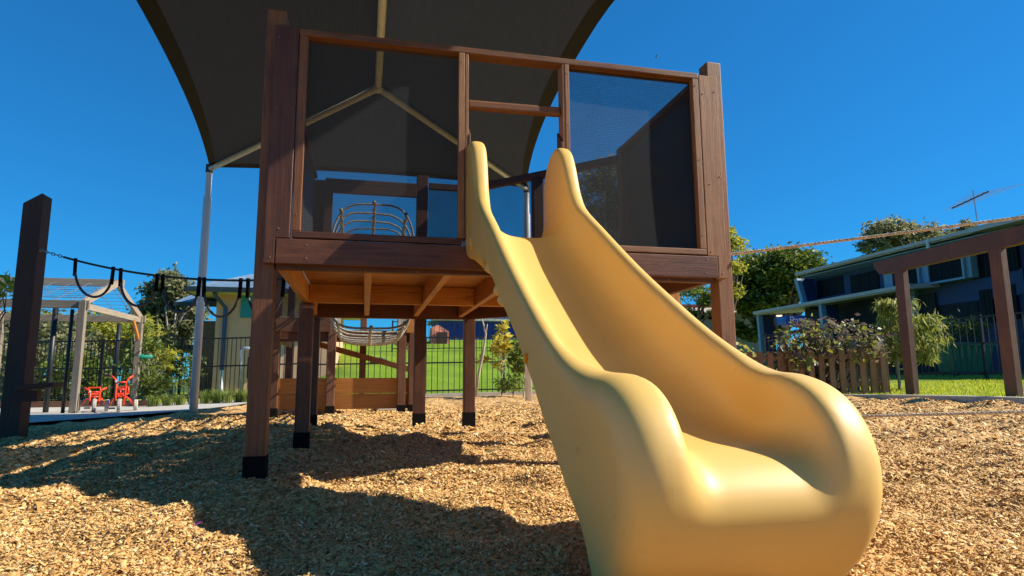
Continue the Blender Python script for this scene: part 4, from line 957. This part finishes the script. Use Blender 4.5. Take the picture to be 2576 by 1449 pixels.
# grey frame gate by the house
fr = px(605, 960, 14.8); gf = thing('pipe_frame', (fr.x, fr.y, gz(fr.x, fr.y)), 'pale bent pipe frame in front of the tan house wall', 'pipe frame')
a = px(607, 882, 14.8); b = px(606, 1000, 14.8); c = px(650, 878, 14.8); mb = MB(); mb.tube([b, a, a + Vector((.06, 0, .06)), c], .035, 8); mb.build('pipe', simple('pale_blue_pipe', (.42, .50, .56), .4), gf, smooth=True)
mb = MB(); p = px(625, 925, 14.85); mb.box(p, (.05, .05, .5)); mb.box(p + Vector((.12, 0, 0)), (.05, .05, .5)); mb.build('meter_box', M_blk, gf)
aw = px(420, 880, 24); mb = MB()
cs = thing('carport', (aw.x, aw.y, gz(aw.x, aw.y)), 'flat dark carport roof beyond the fence left of the tan house', 'carport')
mb.box((aw.x + 1.3, aw.y, px(450, 878, 24).z), (3.4, 3, .16)); mb.build('roof', simple('dark_roof', (.06, .065, .06), .6), cs)
for dx in (-.2, 1.2, 2.8):
    vpost('post', aw.x + dx, aw.y - 1.3, gz(aw.x, aw.y) - .2, px(450, 878, 24).z, .09, M_steel, cs)

# ------------------------------------------------------------------ on the hill
M_blue = simple('deep_blue_steel', (.012, .035, .24), .5, var=.1); M_ltblue = simple('light_blue_sheet', (.14, .36, .55), .5, var=.08)
bz = px(1190, 850, 33); bl = thing('shed', (bz.x, bz.y, bz.z - .2), 'long deep blue ribbed shed on top of the green hill', 'shed')
xa, xb = px(1098, 850, 33).x, px(1345, 850, 33).x; tz = px(1190, 807, 33).z; mb = MB(); yb = bz.y
n = int((xb - xa) / .18); poly = []
for i in range(n + 1):
    x = xa + (xb - xa) * i / n; poly.append((x, yb + (.0 if i % 2 else .05)))
poly += [(xb, yb + 3), (xa, yb + 3)]; mb.prism(poly, gz(bz.x, bz.y) - .4, tz, axis=2); mb.build('wall', M_blue, bl)
mb = MB(); mb.box(((xa + xb) / 2, yb + 1.5, tz + .06), (xb - xa + .5, 3.4, .12)); mb.build('roof', simple('pale_trim', (.5, .48, .42), .6), bl)
for x_ in (1110, 1150, 1200, 1240, 1275):
    p = px(x_, 800, 34); mb = MB(); mb.box((p.x, yb + 1.3, tz + .35), (.9, .1, .45)); mb.build('skylight', M_ltblue, bl)
p = px(1272, 830, 32.5); board('corner_post', (p.x, yb - .05, gz(p.x, yb) - .2), (p.x, yb - .05, tz + .3), .16, .1, M_ltblue, bl)
tp_ = px(1106, 865, 29.5); tn = thing('play_tent', (tp_.x, tp_.y, gz(tp_.x, tp_.y)), 'small salmon pink tent on the hill in front of the blue shed', 'tent')
z0_ = gz(tp_.x, tp_.y) - .1; w1 = .42; mb = MB(); zt = px(1106, 818, 29.5).z; tx, ty = tp_.x, tp_.y
mb.add([(tx - w1, ty - .4, z0_), (tx + w1, ty - .4, z0_), (tx + w1 * 1.05, ty + .5, z0_), (tx - w1 * 1.05, ty + .5, z0_), (tx - w1 * .95, ty - .35, zt - .12), (tx - .1, ty - .3, zt), (tx + w1 * .9, ty - .35, zt - .3), (tx + w1 * .9, ty + .4, zt - .32), (tx - .1, ty + .4, zt), (tx - w1, ty + .4, zt - .14)],
       [(0, 1, 6, 5, 4), (1, 2, 7, 6), (2, 3, 9, 8, 7), (3, 0, 4, 9), (4, 5, 8, 9), (5, 6, 7, 8)])
mb.build('canvas', simple('salmon_canvas', (.60, .20, .13), .8), tn)
mb = MB(); mb.box((tx + .05, ty - .41, z0_ + .3), (.5, .03, .6)); mb.build('door_flap', simple('dark_canvas', (.06, .025, .02), .9), tn)
rk = px(955, 880, 22); mb = MB(); mb.lathe((rk.x, rk.y, gz(rk.x, rk.y)), (0, 0, 1), [(-.1, .3), (.05, .33), (.16, .22), (.22, .08)], 9); o = mb.build('boulder', simple('dark_rock', (.05, .045, .05), .9), None); ground_it(o); tag(o, 'dark boulder on the green hillside seen under the far tower', 'boulder')

# ------------------------------------------------------------------ planter with picket fence and purple leaved shrub
pk_a, pk_b = Vector((5.7, 6.80)), Vector((9.2, 5.85)); pk_c = Vector((10.2, 8.6))
pf = thing('picket_planter', (7.8, 6.3, gz(7.8, 6.3)), 'low brown timber picket fence round the purple leaved shrub', 'picket fence')
def pickets(a, b, n, lit):
    d_ = (b - a).normalized(); nn = Vector((d_.y, -d_.x))
    for i in range(n):
        w = a.lerp(b, (i + .5) / n) + nn * .03; z = gz(w.x, w.y); dz = random.uniform(-.012, .012)
        an = math.atan2(d_.y, d_.x) + random.uniform(-.08, .08)
        hh = .80 + dz
        M = Matrix.Translation((w.x, w.y, z + hh / 2)) @ Matrix.Rotation(an, 4, 'Z') @ Matrix.Rotation(math.pi / 2, 4, 'Y')
        o = bpy.data.objects.new('picket', boxmesh(.82, .03, .095, M_picket, .005)); COL.objects.link(o); place(o, M, pf)
    for zz in (.20, .68):
        board('picket_rail', (a.x, a.y, gz(*a) + zz), (b.x, b.y, gz(*b) + zz), .035, .07, M_picket, pf)
pickets(pk_a, pk_b, 21, 1); pickets(pk_b, pk_c, 14, 1); pickets(Vector((6.3, 8.9)), pk_a, 11, 0)
for q, z1 in ((pk_a.lerp(pk_b, .53), .93), (pk_b - Vector((.12, -.1)), .90), (pk_a, .88), (pk_c, .9)): vpost('corner_post', q.x, q.y + .06, gz(q.x, q.y) - .1, gz(q.x, q.y) + z1, .1, M_picket, pf)
cut_sheet('planter_soil', [(5.75, 6.88), (9.15, 5.95), (10.1, 8.6), (6.35, 8.9)], .6, simple('garden_soil', (.05, .035, .025), .95, bump=.6, bscale=40), lambda x, y: h(x, y) + .06)
rnd = None
L_purple = leafmat('leaf_purple', [(.09, .075, .065), (.15, .12, .10), (.11, .14, .035), (.24, .26, .03), (.42, .40, .05)], .4, .35, attr=True, spec=.7)
def leafmesh(L, w, curl):
    bm = MB(); n = 6; rows = []
    for i in range(n + 1):
        t_ = i / n; ww = w * math.sin(math.pi * min(1, t_ * .92 + .08)) ** .75 * (1 - .25 * t_); z = -curl * L * t_ * t_
        bm.v += [(L * t_, -ww / 2, z + ww * .16), (L * t_, 0, z), (L * t_, ww / 2, z + ww * .16)]
    for i in range(n):
        for j in (0, 1): a = i * 3 + j; bm.f.append((a, a + 3, a + 4, a + 1))
    me = bpy.data.meshes.new('leaf'); me.from_pydata(bm.v, [], bm.f); me.materials.append(L_purple)
    for p in me.polygons: p.use_smooth = True
    return me
LM = [leafmesh(.17, .10, .25), leafmesh(.21, .12, .5), leafmesh(.13, .075, .15)]
sh = thing('broadleaf_shrub', (8.2, 6.7, gz(8.2, 6.7)), 'purple and olive broad leaved shrub spilling over the picket fence', 'shrub')
rnd = random.Random(8); stems = MB()
TIP = []
for i in range(58):
    xx = rnd.uniform(1945, 2212); yt = 806 + max(0, abs(xx - 2105) - 75) * .55 + rnd.uniform(0, 95); d = rnd.uniform(10.6, 11.6)
    TIP.append(px(xx, yt, d))
for tpt in TIP:
    b0 = Vector((8.35 + rnd.uniform(-.7, .7), 6.7 + rnd.uniform(-.3, .3), gz(8.3, 6.9))); m_ = b0.lerp(tpt, .55) + Vector((0, 0, .15))
    stems.tube([b0, m_, tpt], [.018, .012, .005], 5, cap=False)
    for k in range(5):
        p = m_.lerp(tpt, rnd.uniform(.3, 1.05)); me = rnd.choice(LM)
        a = rnd.uniform(0, 6.283); el = rnd.gauss(.25, .65); s_ = rnd.uniform(.6, 1.2)
        M = Matrix.Translation(p) @ Matrix.Rotation(a, 4, 'Z') @ Matrix.Rotation(el, 4, 'Y') @ Matrix.Rotation(rnd.gauss(0, .5), 4, 'X') @ Matrix.Scale(s_, 4)
        o = bpy.data.objects.new('leaf', me); COL.objects.link(o); place(o, M, sh)
stems.build('stem', M_trunk, sh, smooth=True)
_g = np.random.default_rng(77); _t = np.array([tuple(p) for p in TIP]); _q = _t[_g.integers(0, len(_t), 1100)] + _g.normal(0, 1, (1100, 3)) * np.array((.12, .12, .09)) - np.array((0, 0, .06))
fl = quads_obj('foliage', leaf_arrays(_q, .085, .2, .55, _g), leafmat('leaf_small_brown', [(.09, .055, .05), (.15, .095, .075), (.14, .16, .04), (.30, .30, .05)], .4), sh); fl['kind'] = 'stuff'
tree('herb', 'low yellow flowering plants at the left end of the picket planter', 'plant', (7.2, 7.2, gz(7.2, 7.2)), [(7.2, 7.2, gz(7.2, 7.2) + .55, .35, .5, .38, 420)], .11, L_yel, .01, M_trunk, clumps=22, spread=.3, asp=.5, seed=70)

# ------------------------------------------------------------------ timber arch, right
ar = thing('timber_arch', (8.4, 3.9, gz(8.4, 3.9)), 'red brown timber arch of two posts and a beam on the right kerb', 'arch')
q1 = px(2293, 960, 9.6); q2 = px(2548, 960, 8.0)
for q in (q1, q2): vpost('post', q.x, q.y, gz(q.x, q.y) - .2, 2.14, .10, M_red, ar, d=.16)
bd = (Vector((q2.x, q2.y, 0)) - Vector((q1.x, q1.y, 0))).normalized()
zb0, zb1 = 2.13, 2.36; sA = Vector((q1.x, q1.y, 0)) - bd * .52; sB = Vector((q2.x, q2.y, 0)) + bd * .52; Lb = (sB - sA).length
mb = MB(); nn = Vector((bd.y, -bd.x, 0)) * .045
pr = [(0, zb1), (0, zb1 - .07), (.10, zb0 + .03), (.20, zb0), (Lb - .2, zb0), (Lb - .1, zb0 + .03), (Lb, zb1 - .07), (Lb, zb1)]
vs = [tuple(sA + bd * a + nn * s_ + Vector((0, 0, z))) for s_ in (-1, 1) for a, z in pr]; n = len(pr)
mb.add(vs, [tuple(range(n)), tuple(range(2 * n - 1, n - 1, -1))] + [(i, i + n, (i + 1) % n + n, (i + 1) % n) for i in range(n)]); mb.build('beam', M_red, ar, bevel=.005)
# weeping tree and stake
tree('weeping_tree', 'small weeping bottlebrush tree with drooping leaves behind the timber arch', 'tree', gbase(2300, 12.2), [lob(2265, 790, 12.2, .36, .4, .40, 1300), lob(2312, 845, 12.2, .34, .4, .48, 1300), lob(2258, 865, 12.2, .26, .3, .35, 700)], .17, L_yel if False else leafmat('leaf_weep', [(.10, .13, .025), (.18, .22, .04), (.28, .30, .06), (.40, .38, .12)], .45), .035, M_pale, clumps=60, droop=1.8, asp=.16, spread=.2, seed=80)
st_ = gbase(2262, 12.0); stk = thing('tree_stake', st_, 'thin timber stake tied beside the weeping tree', 'stake'); vpost('shaft', st_[0], st_[1], st_[2] - .1, st_[2] + .75, .04, M_weather, stk)
board('cross_piece', (st_[0] - .02, st_[1], st_[2] + .42), (st_[0] + .22, st_[1] - .05, st_[2] + .42), .03, .03, M_weather, stk)

# ------------------------------------------------------------------ blue building, right
M_bwall = simple('blue_cladding', (.015, .04, .125), .6, var=.06); M_navy = simple('navy_cladding', (.008, .013, .065), .6, var=.08); M_trim = simple('pale_blue_trim', (.20, .33, .46), .5, var=.05)
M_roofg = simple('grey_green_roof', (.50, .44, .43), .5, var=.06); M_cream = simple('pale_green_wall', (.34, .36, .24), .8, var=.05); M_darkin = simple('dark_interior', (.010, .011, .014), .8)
M_glass = simple('dark_window_glass', (.004, .005, .008), .5, var=.1, spec=.15)
M_grille = simple('white_tracks', (.35, .38, .42), .5)
XB = 22.4
def pX(x, y, X=XB):
    r = FWD + RIGHT * ((x - 1288) / FP) - UP * ((y - 724.5) / FP); return CAM + r * ((X - CAM.x) / r.x)
bu = thing('community_building', (XB, 18, .5), 'long blue two storey building with sloping roofs in shade at right', 'building')
gb = .45
yL = pX(2020, 720).y; yR = 12.9
mb = MB(); mb.box((XB + 5, (yL + yR) / 2, (gb - .3 + 5.7) / 2), (10, yL - yR, 5.7 - gb + .3)); mb.build('wall', M_navy, bu)
e0 = pX(2004, 692, 21.3); e1 = pX(2576, 541, 21.3); zr = (e0.z + e1.z) / 2
mb = MB(); mb.prism([(21.3, zr - .12), (33, zr + 1.6), (33, zr + 1.78), (21.3, zr + .03)], e0.y, 12.2); mb.build('roof', M_roofg, bu)
board('gutter', (21.25, e0.y, zr - .02), (21.25, 12.2, zr - .02), .12, .13, M_roofg, bu)
mb = MB(); mb.prism([(21.5, zr - .16), (XB + .1, zr - .22), (XB + .1, zr - .26), (21.5, zr - .2)], e0.y - .1, 13); mb.build('soffit', M_trim, bu)
# upper blue strip with two dark windows
a = pX(2060, 735); b = pX(2213, 680)
mb = MB(); mb.box((XB - .02, (a.y + b.y) / 2, 5.1), (.1, a.y - b.y + 1.2, 1.45)); mb.build('wall_panel', M_bwall, bu)
def win(xa, xb, ymid, hh, X, fr_=.0, name='window', mat=M_glass):
    p = pX(xa, ymid, X); q = pX(xb, ymid, X); zc = (p.z + q.z) / 2
    mb = MB(); mb.box((X, (p.y + q.y) / 2, zc), (.06, abs(p.y - q.y), hh)); w = mb.build(name, mat, bu)
    n = 3
    for i in range(1, n):
        y_ = p.y + (q.y - p.y) * i / n; mb = MB(); mb.box((X - .035, y_, zc), (.02, .04, hh)); mb.build('mullion', M_darkin, w)
    if fr_:
        y0_, y1_ = sorted((p.y, q.y))
        for (yy_, zz_, dy, dz) in (((y0_ + y1_) / 2, zc + hh / 2 + fr_ / 2, y1_ - y0_ + 2 * fr_, fr_), ((y0_ + y1_) / 2, zc - hh / 2 - fr_ / 2, y1_ - y0_ + 2 * fr_, fr_), (y0_ - fr_ / 2, zc, fr_, hh), (y1_ + fr_ / 2, zc, fr_, hh)):
            mb = MB(); mb.box((X - .05, yy_, zz_), (.1, dy, dz)); mb.build('window_frame', M_trim, w)
    return w
win(2056, 2122, 722, .85, XB - .08); win(2140, 2212, 710, .85, XB - .08)
# pale bay with two framed windows
a = pX(2222, 690, XB - .4); b = pX(2445, 690, XB - .4)
mb = MB(); mb.box((XB - .2, (a.y + b.y) / 2, 5.0), (.4, a.y - b.y, 1.75)); mb.build('bay', M_trim, bu)
win(2248, 2312, 690, 1.15, XB - .43, .08); win(2338, 2424, 668, 1.1, XB - .43, .08)
a = pX(2262, 780, XB - .3); b = pX(2305, 780, XB - .3)
for i in range(18):
    mb = MB(); mb.box((XB - .16, (a.y + b.y) / 2, 2.6 + i * .09), (.3, a.y - b.y, .06)); mb.build('louvre', M_trim, bu)
# lower storey: blue band over dark opening, right windows
a = pX(2312, 735, XB - .05); b = pX(2576, 700, XB - .05)
mb = MB(); mb.box((XB - .03, (a.y + b.y) / 2, 3.75), (.08, a.y - b.y, .9)); mb.build('wall_panel', M_bwall, bu)
a = pX(2318, 780, XB - .05); b = pX(2460, 780, XB - .05); mb = MB(); mb.box((XB - .02, (a.y + b.y) / 2, 2.5), (.06, a.y - b.y, 1.5)); mb.build('opening', M_darkin, bu)  # flat near-black panel; the opening's inner shade is only its colour
win(2445, 2500, 665, 1.0, XB - .06); win(2530, 2562, 650, .9, XB - .06); win(2468, 2500, 770, 1.2, XB - .06); win(2520, 2560, 760, 1.2, XB - .06)
# lower canopy wing
c0 = pX(1898, 784, 21.0); c1 = pX(2232, 731, 21.0); zc_ = (c0.z + c1.z) / 2
mb = MB(); mb.prism([(21.0, zc_ - .14), (27.5, zc_ + .35), (27.5, zc_ + .5), (21.0, zc_ + .04)], c0.y, c1.y - 1.2); mb.build('canopy_roof', M_roofg, bu)
board('gutter', (20.95, c0.y, zc_ - .02), (20.95, c1.y - 1.2, zc_ - .02), .12, .14, M_roofg, bu)
mb = MB(); mb.box((22.9 if False else XB - .12, (pX(2078, 800).y + c1.y - 1) / 2, 2.2), (.1, pX(2078, 800).y - c1.y + 1, zc_ * 2 - 4.9)); mb.build('canopy_wall', M_darkin, bu)  # deep shade under the canopy painted as a near-black wall
for xx in (1912, 2072):
    q = pX(xx, 800, 21.2); mb = MB(); mb.prism([(q.y - .08, zc_ - .16), (q.y + .1, zc_ - .16), (q.y - .06, gb - .3), (q.y - .24, gb - .3)], 21.05, 21.3, axis=0); mb.build('fin_column', M_trim, bu)
    mb = MB(); mb.prism([(q.y - .04, zc_ - .16), (q.y + .04, zc_ - .16), (q.y - .1, gb - .3), (q.y - .18, gb - .3)], 21.3, 22.0, axis=0); mb.build('fin_wall', M_bwall, bu)
q = pX(2012, 740, 21.5); mb = MB(); mb.prism([(q.y + .02, zr - .2), (q.y + .25, zr - .2), (q.y - .25, 3.9), (q.y - .45, 3.9)], 21.4, 21.65, axis=0); mb.build('fin_column', M_trim, bu)
mb = MB(); mb.prism([(q.y + .05, zr - .2), (q.y + .15, zr - .2), (q.y - .25, 3.9), (q.y - .4, 3.9)], 21.65, XB + .4, axis=0); mb.build('fin_wall', M_bwall, bu)
M_lamp, n_, l_, b_ = newmat('lamp_glow'); b_.inputs['Emission Color'].default_value = (1, .75, .45, 1); b_.inputs['Emission Strength'].default_value = .8
for (xx, yy) in ((1960, 797), (2045, 790), (2151, 774), (2200, 760)):
    p = pX(xx, yy, 23.2); mb = MB(); mb.lathe((23.2, p.y, zc_ + .0), (0, 0, -1), [(0, .16), (.06, .16), (.08, .1)], 10); mb.build('ceiling_light', M_lamp, bu)
mb = MB(); mb.box((XB + 3.6, 9.6, 2.8), (8.6, 6.5, 5.2)); mb.build('end_wall', M_cream, bu)
mb = MB(); p = pX(2500, 560, 21.0); mb.prism([(20.6, 5.42), (31, 6.7), (31, 6.88), (20.6, 5.58)], 13.9, 5.5); mb.build('roof', M_roofg, bu)
mb = MB(); p = pX(2338, 655, 21.2); mb.tube([(21.2, p.y, zr - .3), (21.2, p.y, zr + .02)], .06, 8); mb.build('downpipe', M_pole, bu)
# antenna standing on the roof
an_ = thing('tv_antenna', pX(2460, 556, 23), 'thin television antenna on the roof of the blue building', 'antenna')
def aP(x, y): return pX(x, y, 23.0)
mb = MB(); mb.tube([aP(2461, 575), aP(2447, 478)], .022, 6); mb.build('mast', M_grille, an_)
bA, bB = aP(2395, 524), aP(2488, 481); mb = MB(); mb.tube([bA, bB], .03, 6); mb.build('boom', M_steel, an_)
rd = Vector((.35, -.93, .0))
for i in range(7):
    t_ = i / 6; c = bA.lerp(bB, t_); L = .35 + .5 * t_; mb = MB(); mb.tube([c - rd * L * .9, c + rd * L * 1.3], .010, 5); mb.build('element', M_grille, an_)
# green bin against the building
bp = px(2420, 940, 18.5); bn = thing('skip_bin', (bp.x, bp.y, gz(bp.x, bp.y)), 'dark green wheeled rubbish skip in the shade of the blue building', 'bin'); M_bin = simple('bin_green', (.03, .16, .08), .5, var=.1)
g0 = gz(bp.x, bp.y); u_ = Vector((RIGHT.x, RIGHT.y, 0)).normalized(); f_ = Vector((-u_.y, u_.x, 0))
def bq(a, b, z): return tuple(Vector((bp.x, bp.y, g0 + z)) + u_ * a + f_ * b)
mb = MB(); mb.add([bq(-.42, -.35, .12), bq(.55, -.35, .12), bq(.55, .35, .12), bq(-.42, .35, .12), bq(-.55, -.45, .85), bq(.68, -.45, .85), bq(.68, .45, .85), bq(-.55, .45, .85)], [(3, 2, 1, 0), (4, 5, 6, 7), (0, 1, 5, 4), (1, 2, 6, 5), (2, 3, 7, 6), (3, 0, 4, 7)]); mb.build('body', M_bin, bn)
mb = MB(); mb.add([bq(-.62, -.5, .85), bq(.74, -.5, .85), bq(.74, .5, .85), bq(-.62, .5, .85), bq(-.58, -.46, .93), bq(.7, -.46, .93), bq(.7, .46, 1.0), bq(-.58, .46, 1.0)], [(3, 2, 1, 0), (4, 5, 6, 7), (0, 1, 5, 4), (1, 2, 6, 5), (2, 3, 7, 6), (3, 0, 4, 7)]); mb.build('lid', M_bin, bn)
for i in range(7):
    t_ = i / 6; mb = MB(); mb.tube([bq(-.40 + .93 * t_, -.355, .15), bq(-.52 + 1.17 * t_, -.455, .84)], .018, 5); mb.build('rib', M_bin, bn)
for a in (-.32, .42):
    mb = MB(); mb.lathe(bq(a, -.25, .08), tuple(u_), [(-.03, .08), (.03, .08)], 10); mb.build('wheel', M_blk, bn)
tree('shrub', 'dark green feathery shrub in the shade by the blue building', 'shrub', gbase(2400, 17), [lob(2400, 822, 17, .9, .5, .16, 700)], .16, L_dark, .02, M_trunk, clumps=24, asp=.25, spread=.3, seed=90)
# sign and parked vehicle beyond the canopy
sg = px(2002, 806, 40); sn = thing('street_sign', (sg.x, sg.y, gz(sg.x, sg.y)), 'blue and white advertising sign reading Payn under the canopy', 'sign')
ux = u_
def sgb(a, b, z, w, hh, dep, mat, name, par):
    mb = MB(); mb.box(Vector((sg.x, sg.y, sg.z + z)) + ux * a + f_ * b, (w, dep, hh), Matrix.Rotation(math.atan2(ux.y, ux.x), 3, 'Z')); return mb.build(name, mat, par)
sgb(-.25, 0, 0, 2.1, .62, .06, simple('sign_blue', (.03, .06, .30), .5), 'panel', sn); sgb(-.95, -.035, -.03, .6, .5, .02, simple('sign_cyan', (.05, .22, .55), .5), 'panel', sn)
sgb(-.1, -.04, -.36, 1.7, .14, .05, simple('sign_grey', (.30, .30, .36), .5), 'panel', sn)
sgb(-1.0, .1, -2.0, .08, 3.4, .08, M_steel, 'leg', sn); sgb(.6, .1, -2.0, .08, 3.4, .08, M_steel, 'leg', sn)
fc = bpy.data.curves.new('lettering', 'FONT'); fc.body = 'Payn'; fc.size = .62; fc.extrude = .01; fc.align_x = 'CENTER'; fc.align_y = 'CENTER'; fc.materials.append(simple('sign_white', (.75, .72, .8), .5))
fo = bpy.data.objects.new('lettering', fc); COL.objects.link(fo)
Mt = Matrix((ux, Vector((0, 0, 1)), -f_)).transposed().to_4x4(); Mt.translation = Vector((sg.x, sg.y, sg.z)) + ux * .15 - f_ * .06
lm = bpy.data.meshes.new_from_object(fo.evaluated_get(bpy.context.evaluated_depsgraph_get())); bpy.data.objects.remove(fo)
fo = bpy.data.objects.new('lettering', lm); COL.objects.link(fo); place(fo, Mt, sn)
cp = px(2000, 850, 37); cr = thing('parked_car', (cp.x, cp.y, gz(cp.x, cp.y)), 'white vehicle parked below the blue sign, mostly hidden by the shrub', 'car')
M_car = simple('white_car_paint', (.75, .75, .77), .25, var=.02); Rc = Matrix.Rotation(math.atan2(ux.y, ux.x), 3, 'Z')
cz0 = gz(cp.x, cp.y) + .12
def cb(poly, w, mat, name):
    mb = MB(); P_ = [(Vector((cp.x, cp.y, cz0 + z)) + ux * a) for a, z in poly]; n = len(P_)
    mb.add([tuple(p - f_ * w / 2) for p in P_] + [tuple(p + f_ * w / 2) for p in P_], [tuple(range(n)), tuple(range(2 * n - 1, n - 1, -1))] + [(i, i + n, (i + 1) % n + n, (i + 1) % n) for i in range(n)]); return mb.build(name, mat, cr, bevel=.04)
cb([(-1.9, .0), (2.0, .0), (2.05, .55), (1.2, .65), (-1.95, .75), (-2.0, .4)], 1.7, M_car, 'body'); cb([(-1.8, .75), (1.1, .66), (.5, 1.22), (-1.5, 1.25)], 1.5, M_glass, 'cabin'); cb([(-1.5, 1.25), (.5, 1.22), (.4, 1.32), (-1.4, 1.34)], 1.45, M_car, 'roof')
for a in (-1.3, 1.3):
    for s_ in (-1, 1):
        mb = MB(); mb.lathe(Vector((cp.x, cp.y, cz0 + .02)) + ux * a + f_ * .75 * s_, tuple(f_), [(-.1, .3), (.1, .3)], 14); mb.build('wheel', M_blk, cr)
mb = MB(); mb.box(Vector((cp.x, cp.y, cz0 + .5)) + ux * 2.02 - f_ * .6, (.06, .25, .2), Rc); mb.build('tail_light', simple('red_lens', (.6, .02, .02), .3), cr)
# beige house behind
hb = px(1752, 800, 52); bh = thing('house', (hb.x, hb.y, gz(hb.x, hb.y)), 'beige house with dull red ridge roof behind the right tower post', 'house')
Rh = Matrix.Rotation(-.15, 3, 'Z'); M_beige = simple('beige_wall', (.46, .38, .29), .8, var=.05); M_rroof = simple('beige_roof', (.50, .43, .35), .7, var=.1); M_redr = simple('red_ridge', (.32, .07, .05), .8)
zt_ = px(1752, 765, 52).z; zm = px(1752, 788, 52).z
mb = MB(); mb.box((hb.x + 1, hb.y + 2, (zm + .3) / 2), (9, 5, zm - .3), Rh); mb.build('wall', M_beige, bh)
mb = MB(); vs = [Vector((a, b, z)) for a, b, z in ((-5, -3, zm), (5, -3, zm), (5, 3, zm), (-5, 3, zm), (-4.4, 0, zt_), (4.4, 0, zt_))]; vs = [tuple(Rh @ Vector((v.x, v.y, 0)) + Vector((hb.x + 1, hb.y + 2, v.z))) for v in vs]
mb.add(vs, [(0, 1, 5, 4), (2, 3, 4, 5), (1, 2, 5), (3, 0, 4), (3, 2, 1, 0)]); mb.build('roof', M_rroof, bh)
mb = MB(); mb.box((hb.x + 1, hb.y + 2, zt_ + .08), (8.8, .5, .3), Rh); mb.build('ridge_cap', M_redr, bh)
for xx in (1745, 1782):
    p = px(xx, 795, 50); mb = MB(); mb.box((p.x, p.y - .8, p.z), (.9, .1, .7), Rh); mb.build('window', M_glass, bh)
# small things
for (x, y, nm, lab, c, s_) in ((496, 1342, 'petal', 'tiny purple petal lying in the shade on the bark', (.30, .06, .34), .018), (529, 1414, 'fallen_leaf', 'single bright green leaf on the sunny bark at bottom left', (.16, .30, .02), .022)):
    p = gp(x, y); z = gz(p.x, p.y) + float(hn(p.x, p.y)) + .02; mb = MB()
    mb.add([(p.x - s_, p.y, z), (p.x, p.y - s_ * .5, z + .006), (p.x + s_ * .9, p.y, z + .016), (p.x, p.y + s_ * .5, z + .012)], [(0, 1, 2), (0, 2, 3)]); o = mb.build(nm, leafmat(nm + '_mat', [c, c], .3)); ground_it(o); tag(o, lab, 'leaf' if nm == 'fallen_leaf' else 'petal')
bd_ = px(1652, 143, 60); br = thing('bird', bd_, 'tiny dark bird flying high in the blue sky', 'bird'); mb = MB()
mb.lathe(bd_, (1, .3, .2), [(-.16, .01), (-.06, .05), (.06, .05), (.14, .02), (.17, .005)], 8); mb.build('body', M_blk, br, smooth=True)
mb = MB()
for s_ in (-1, 1): mb.add([bd_ + Vector((-.05, 0, .02)), bd_ + Vector((.05, 0, .02)), bd_ + Vector((.02, .1 * s_, .16)), bd_ + Vector((-.06, .22 * s_, .22))], [(0, 1, 2, 3)])
mb.build('wing', M_blk, br)
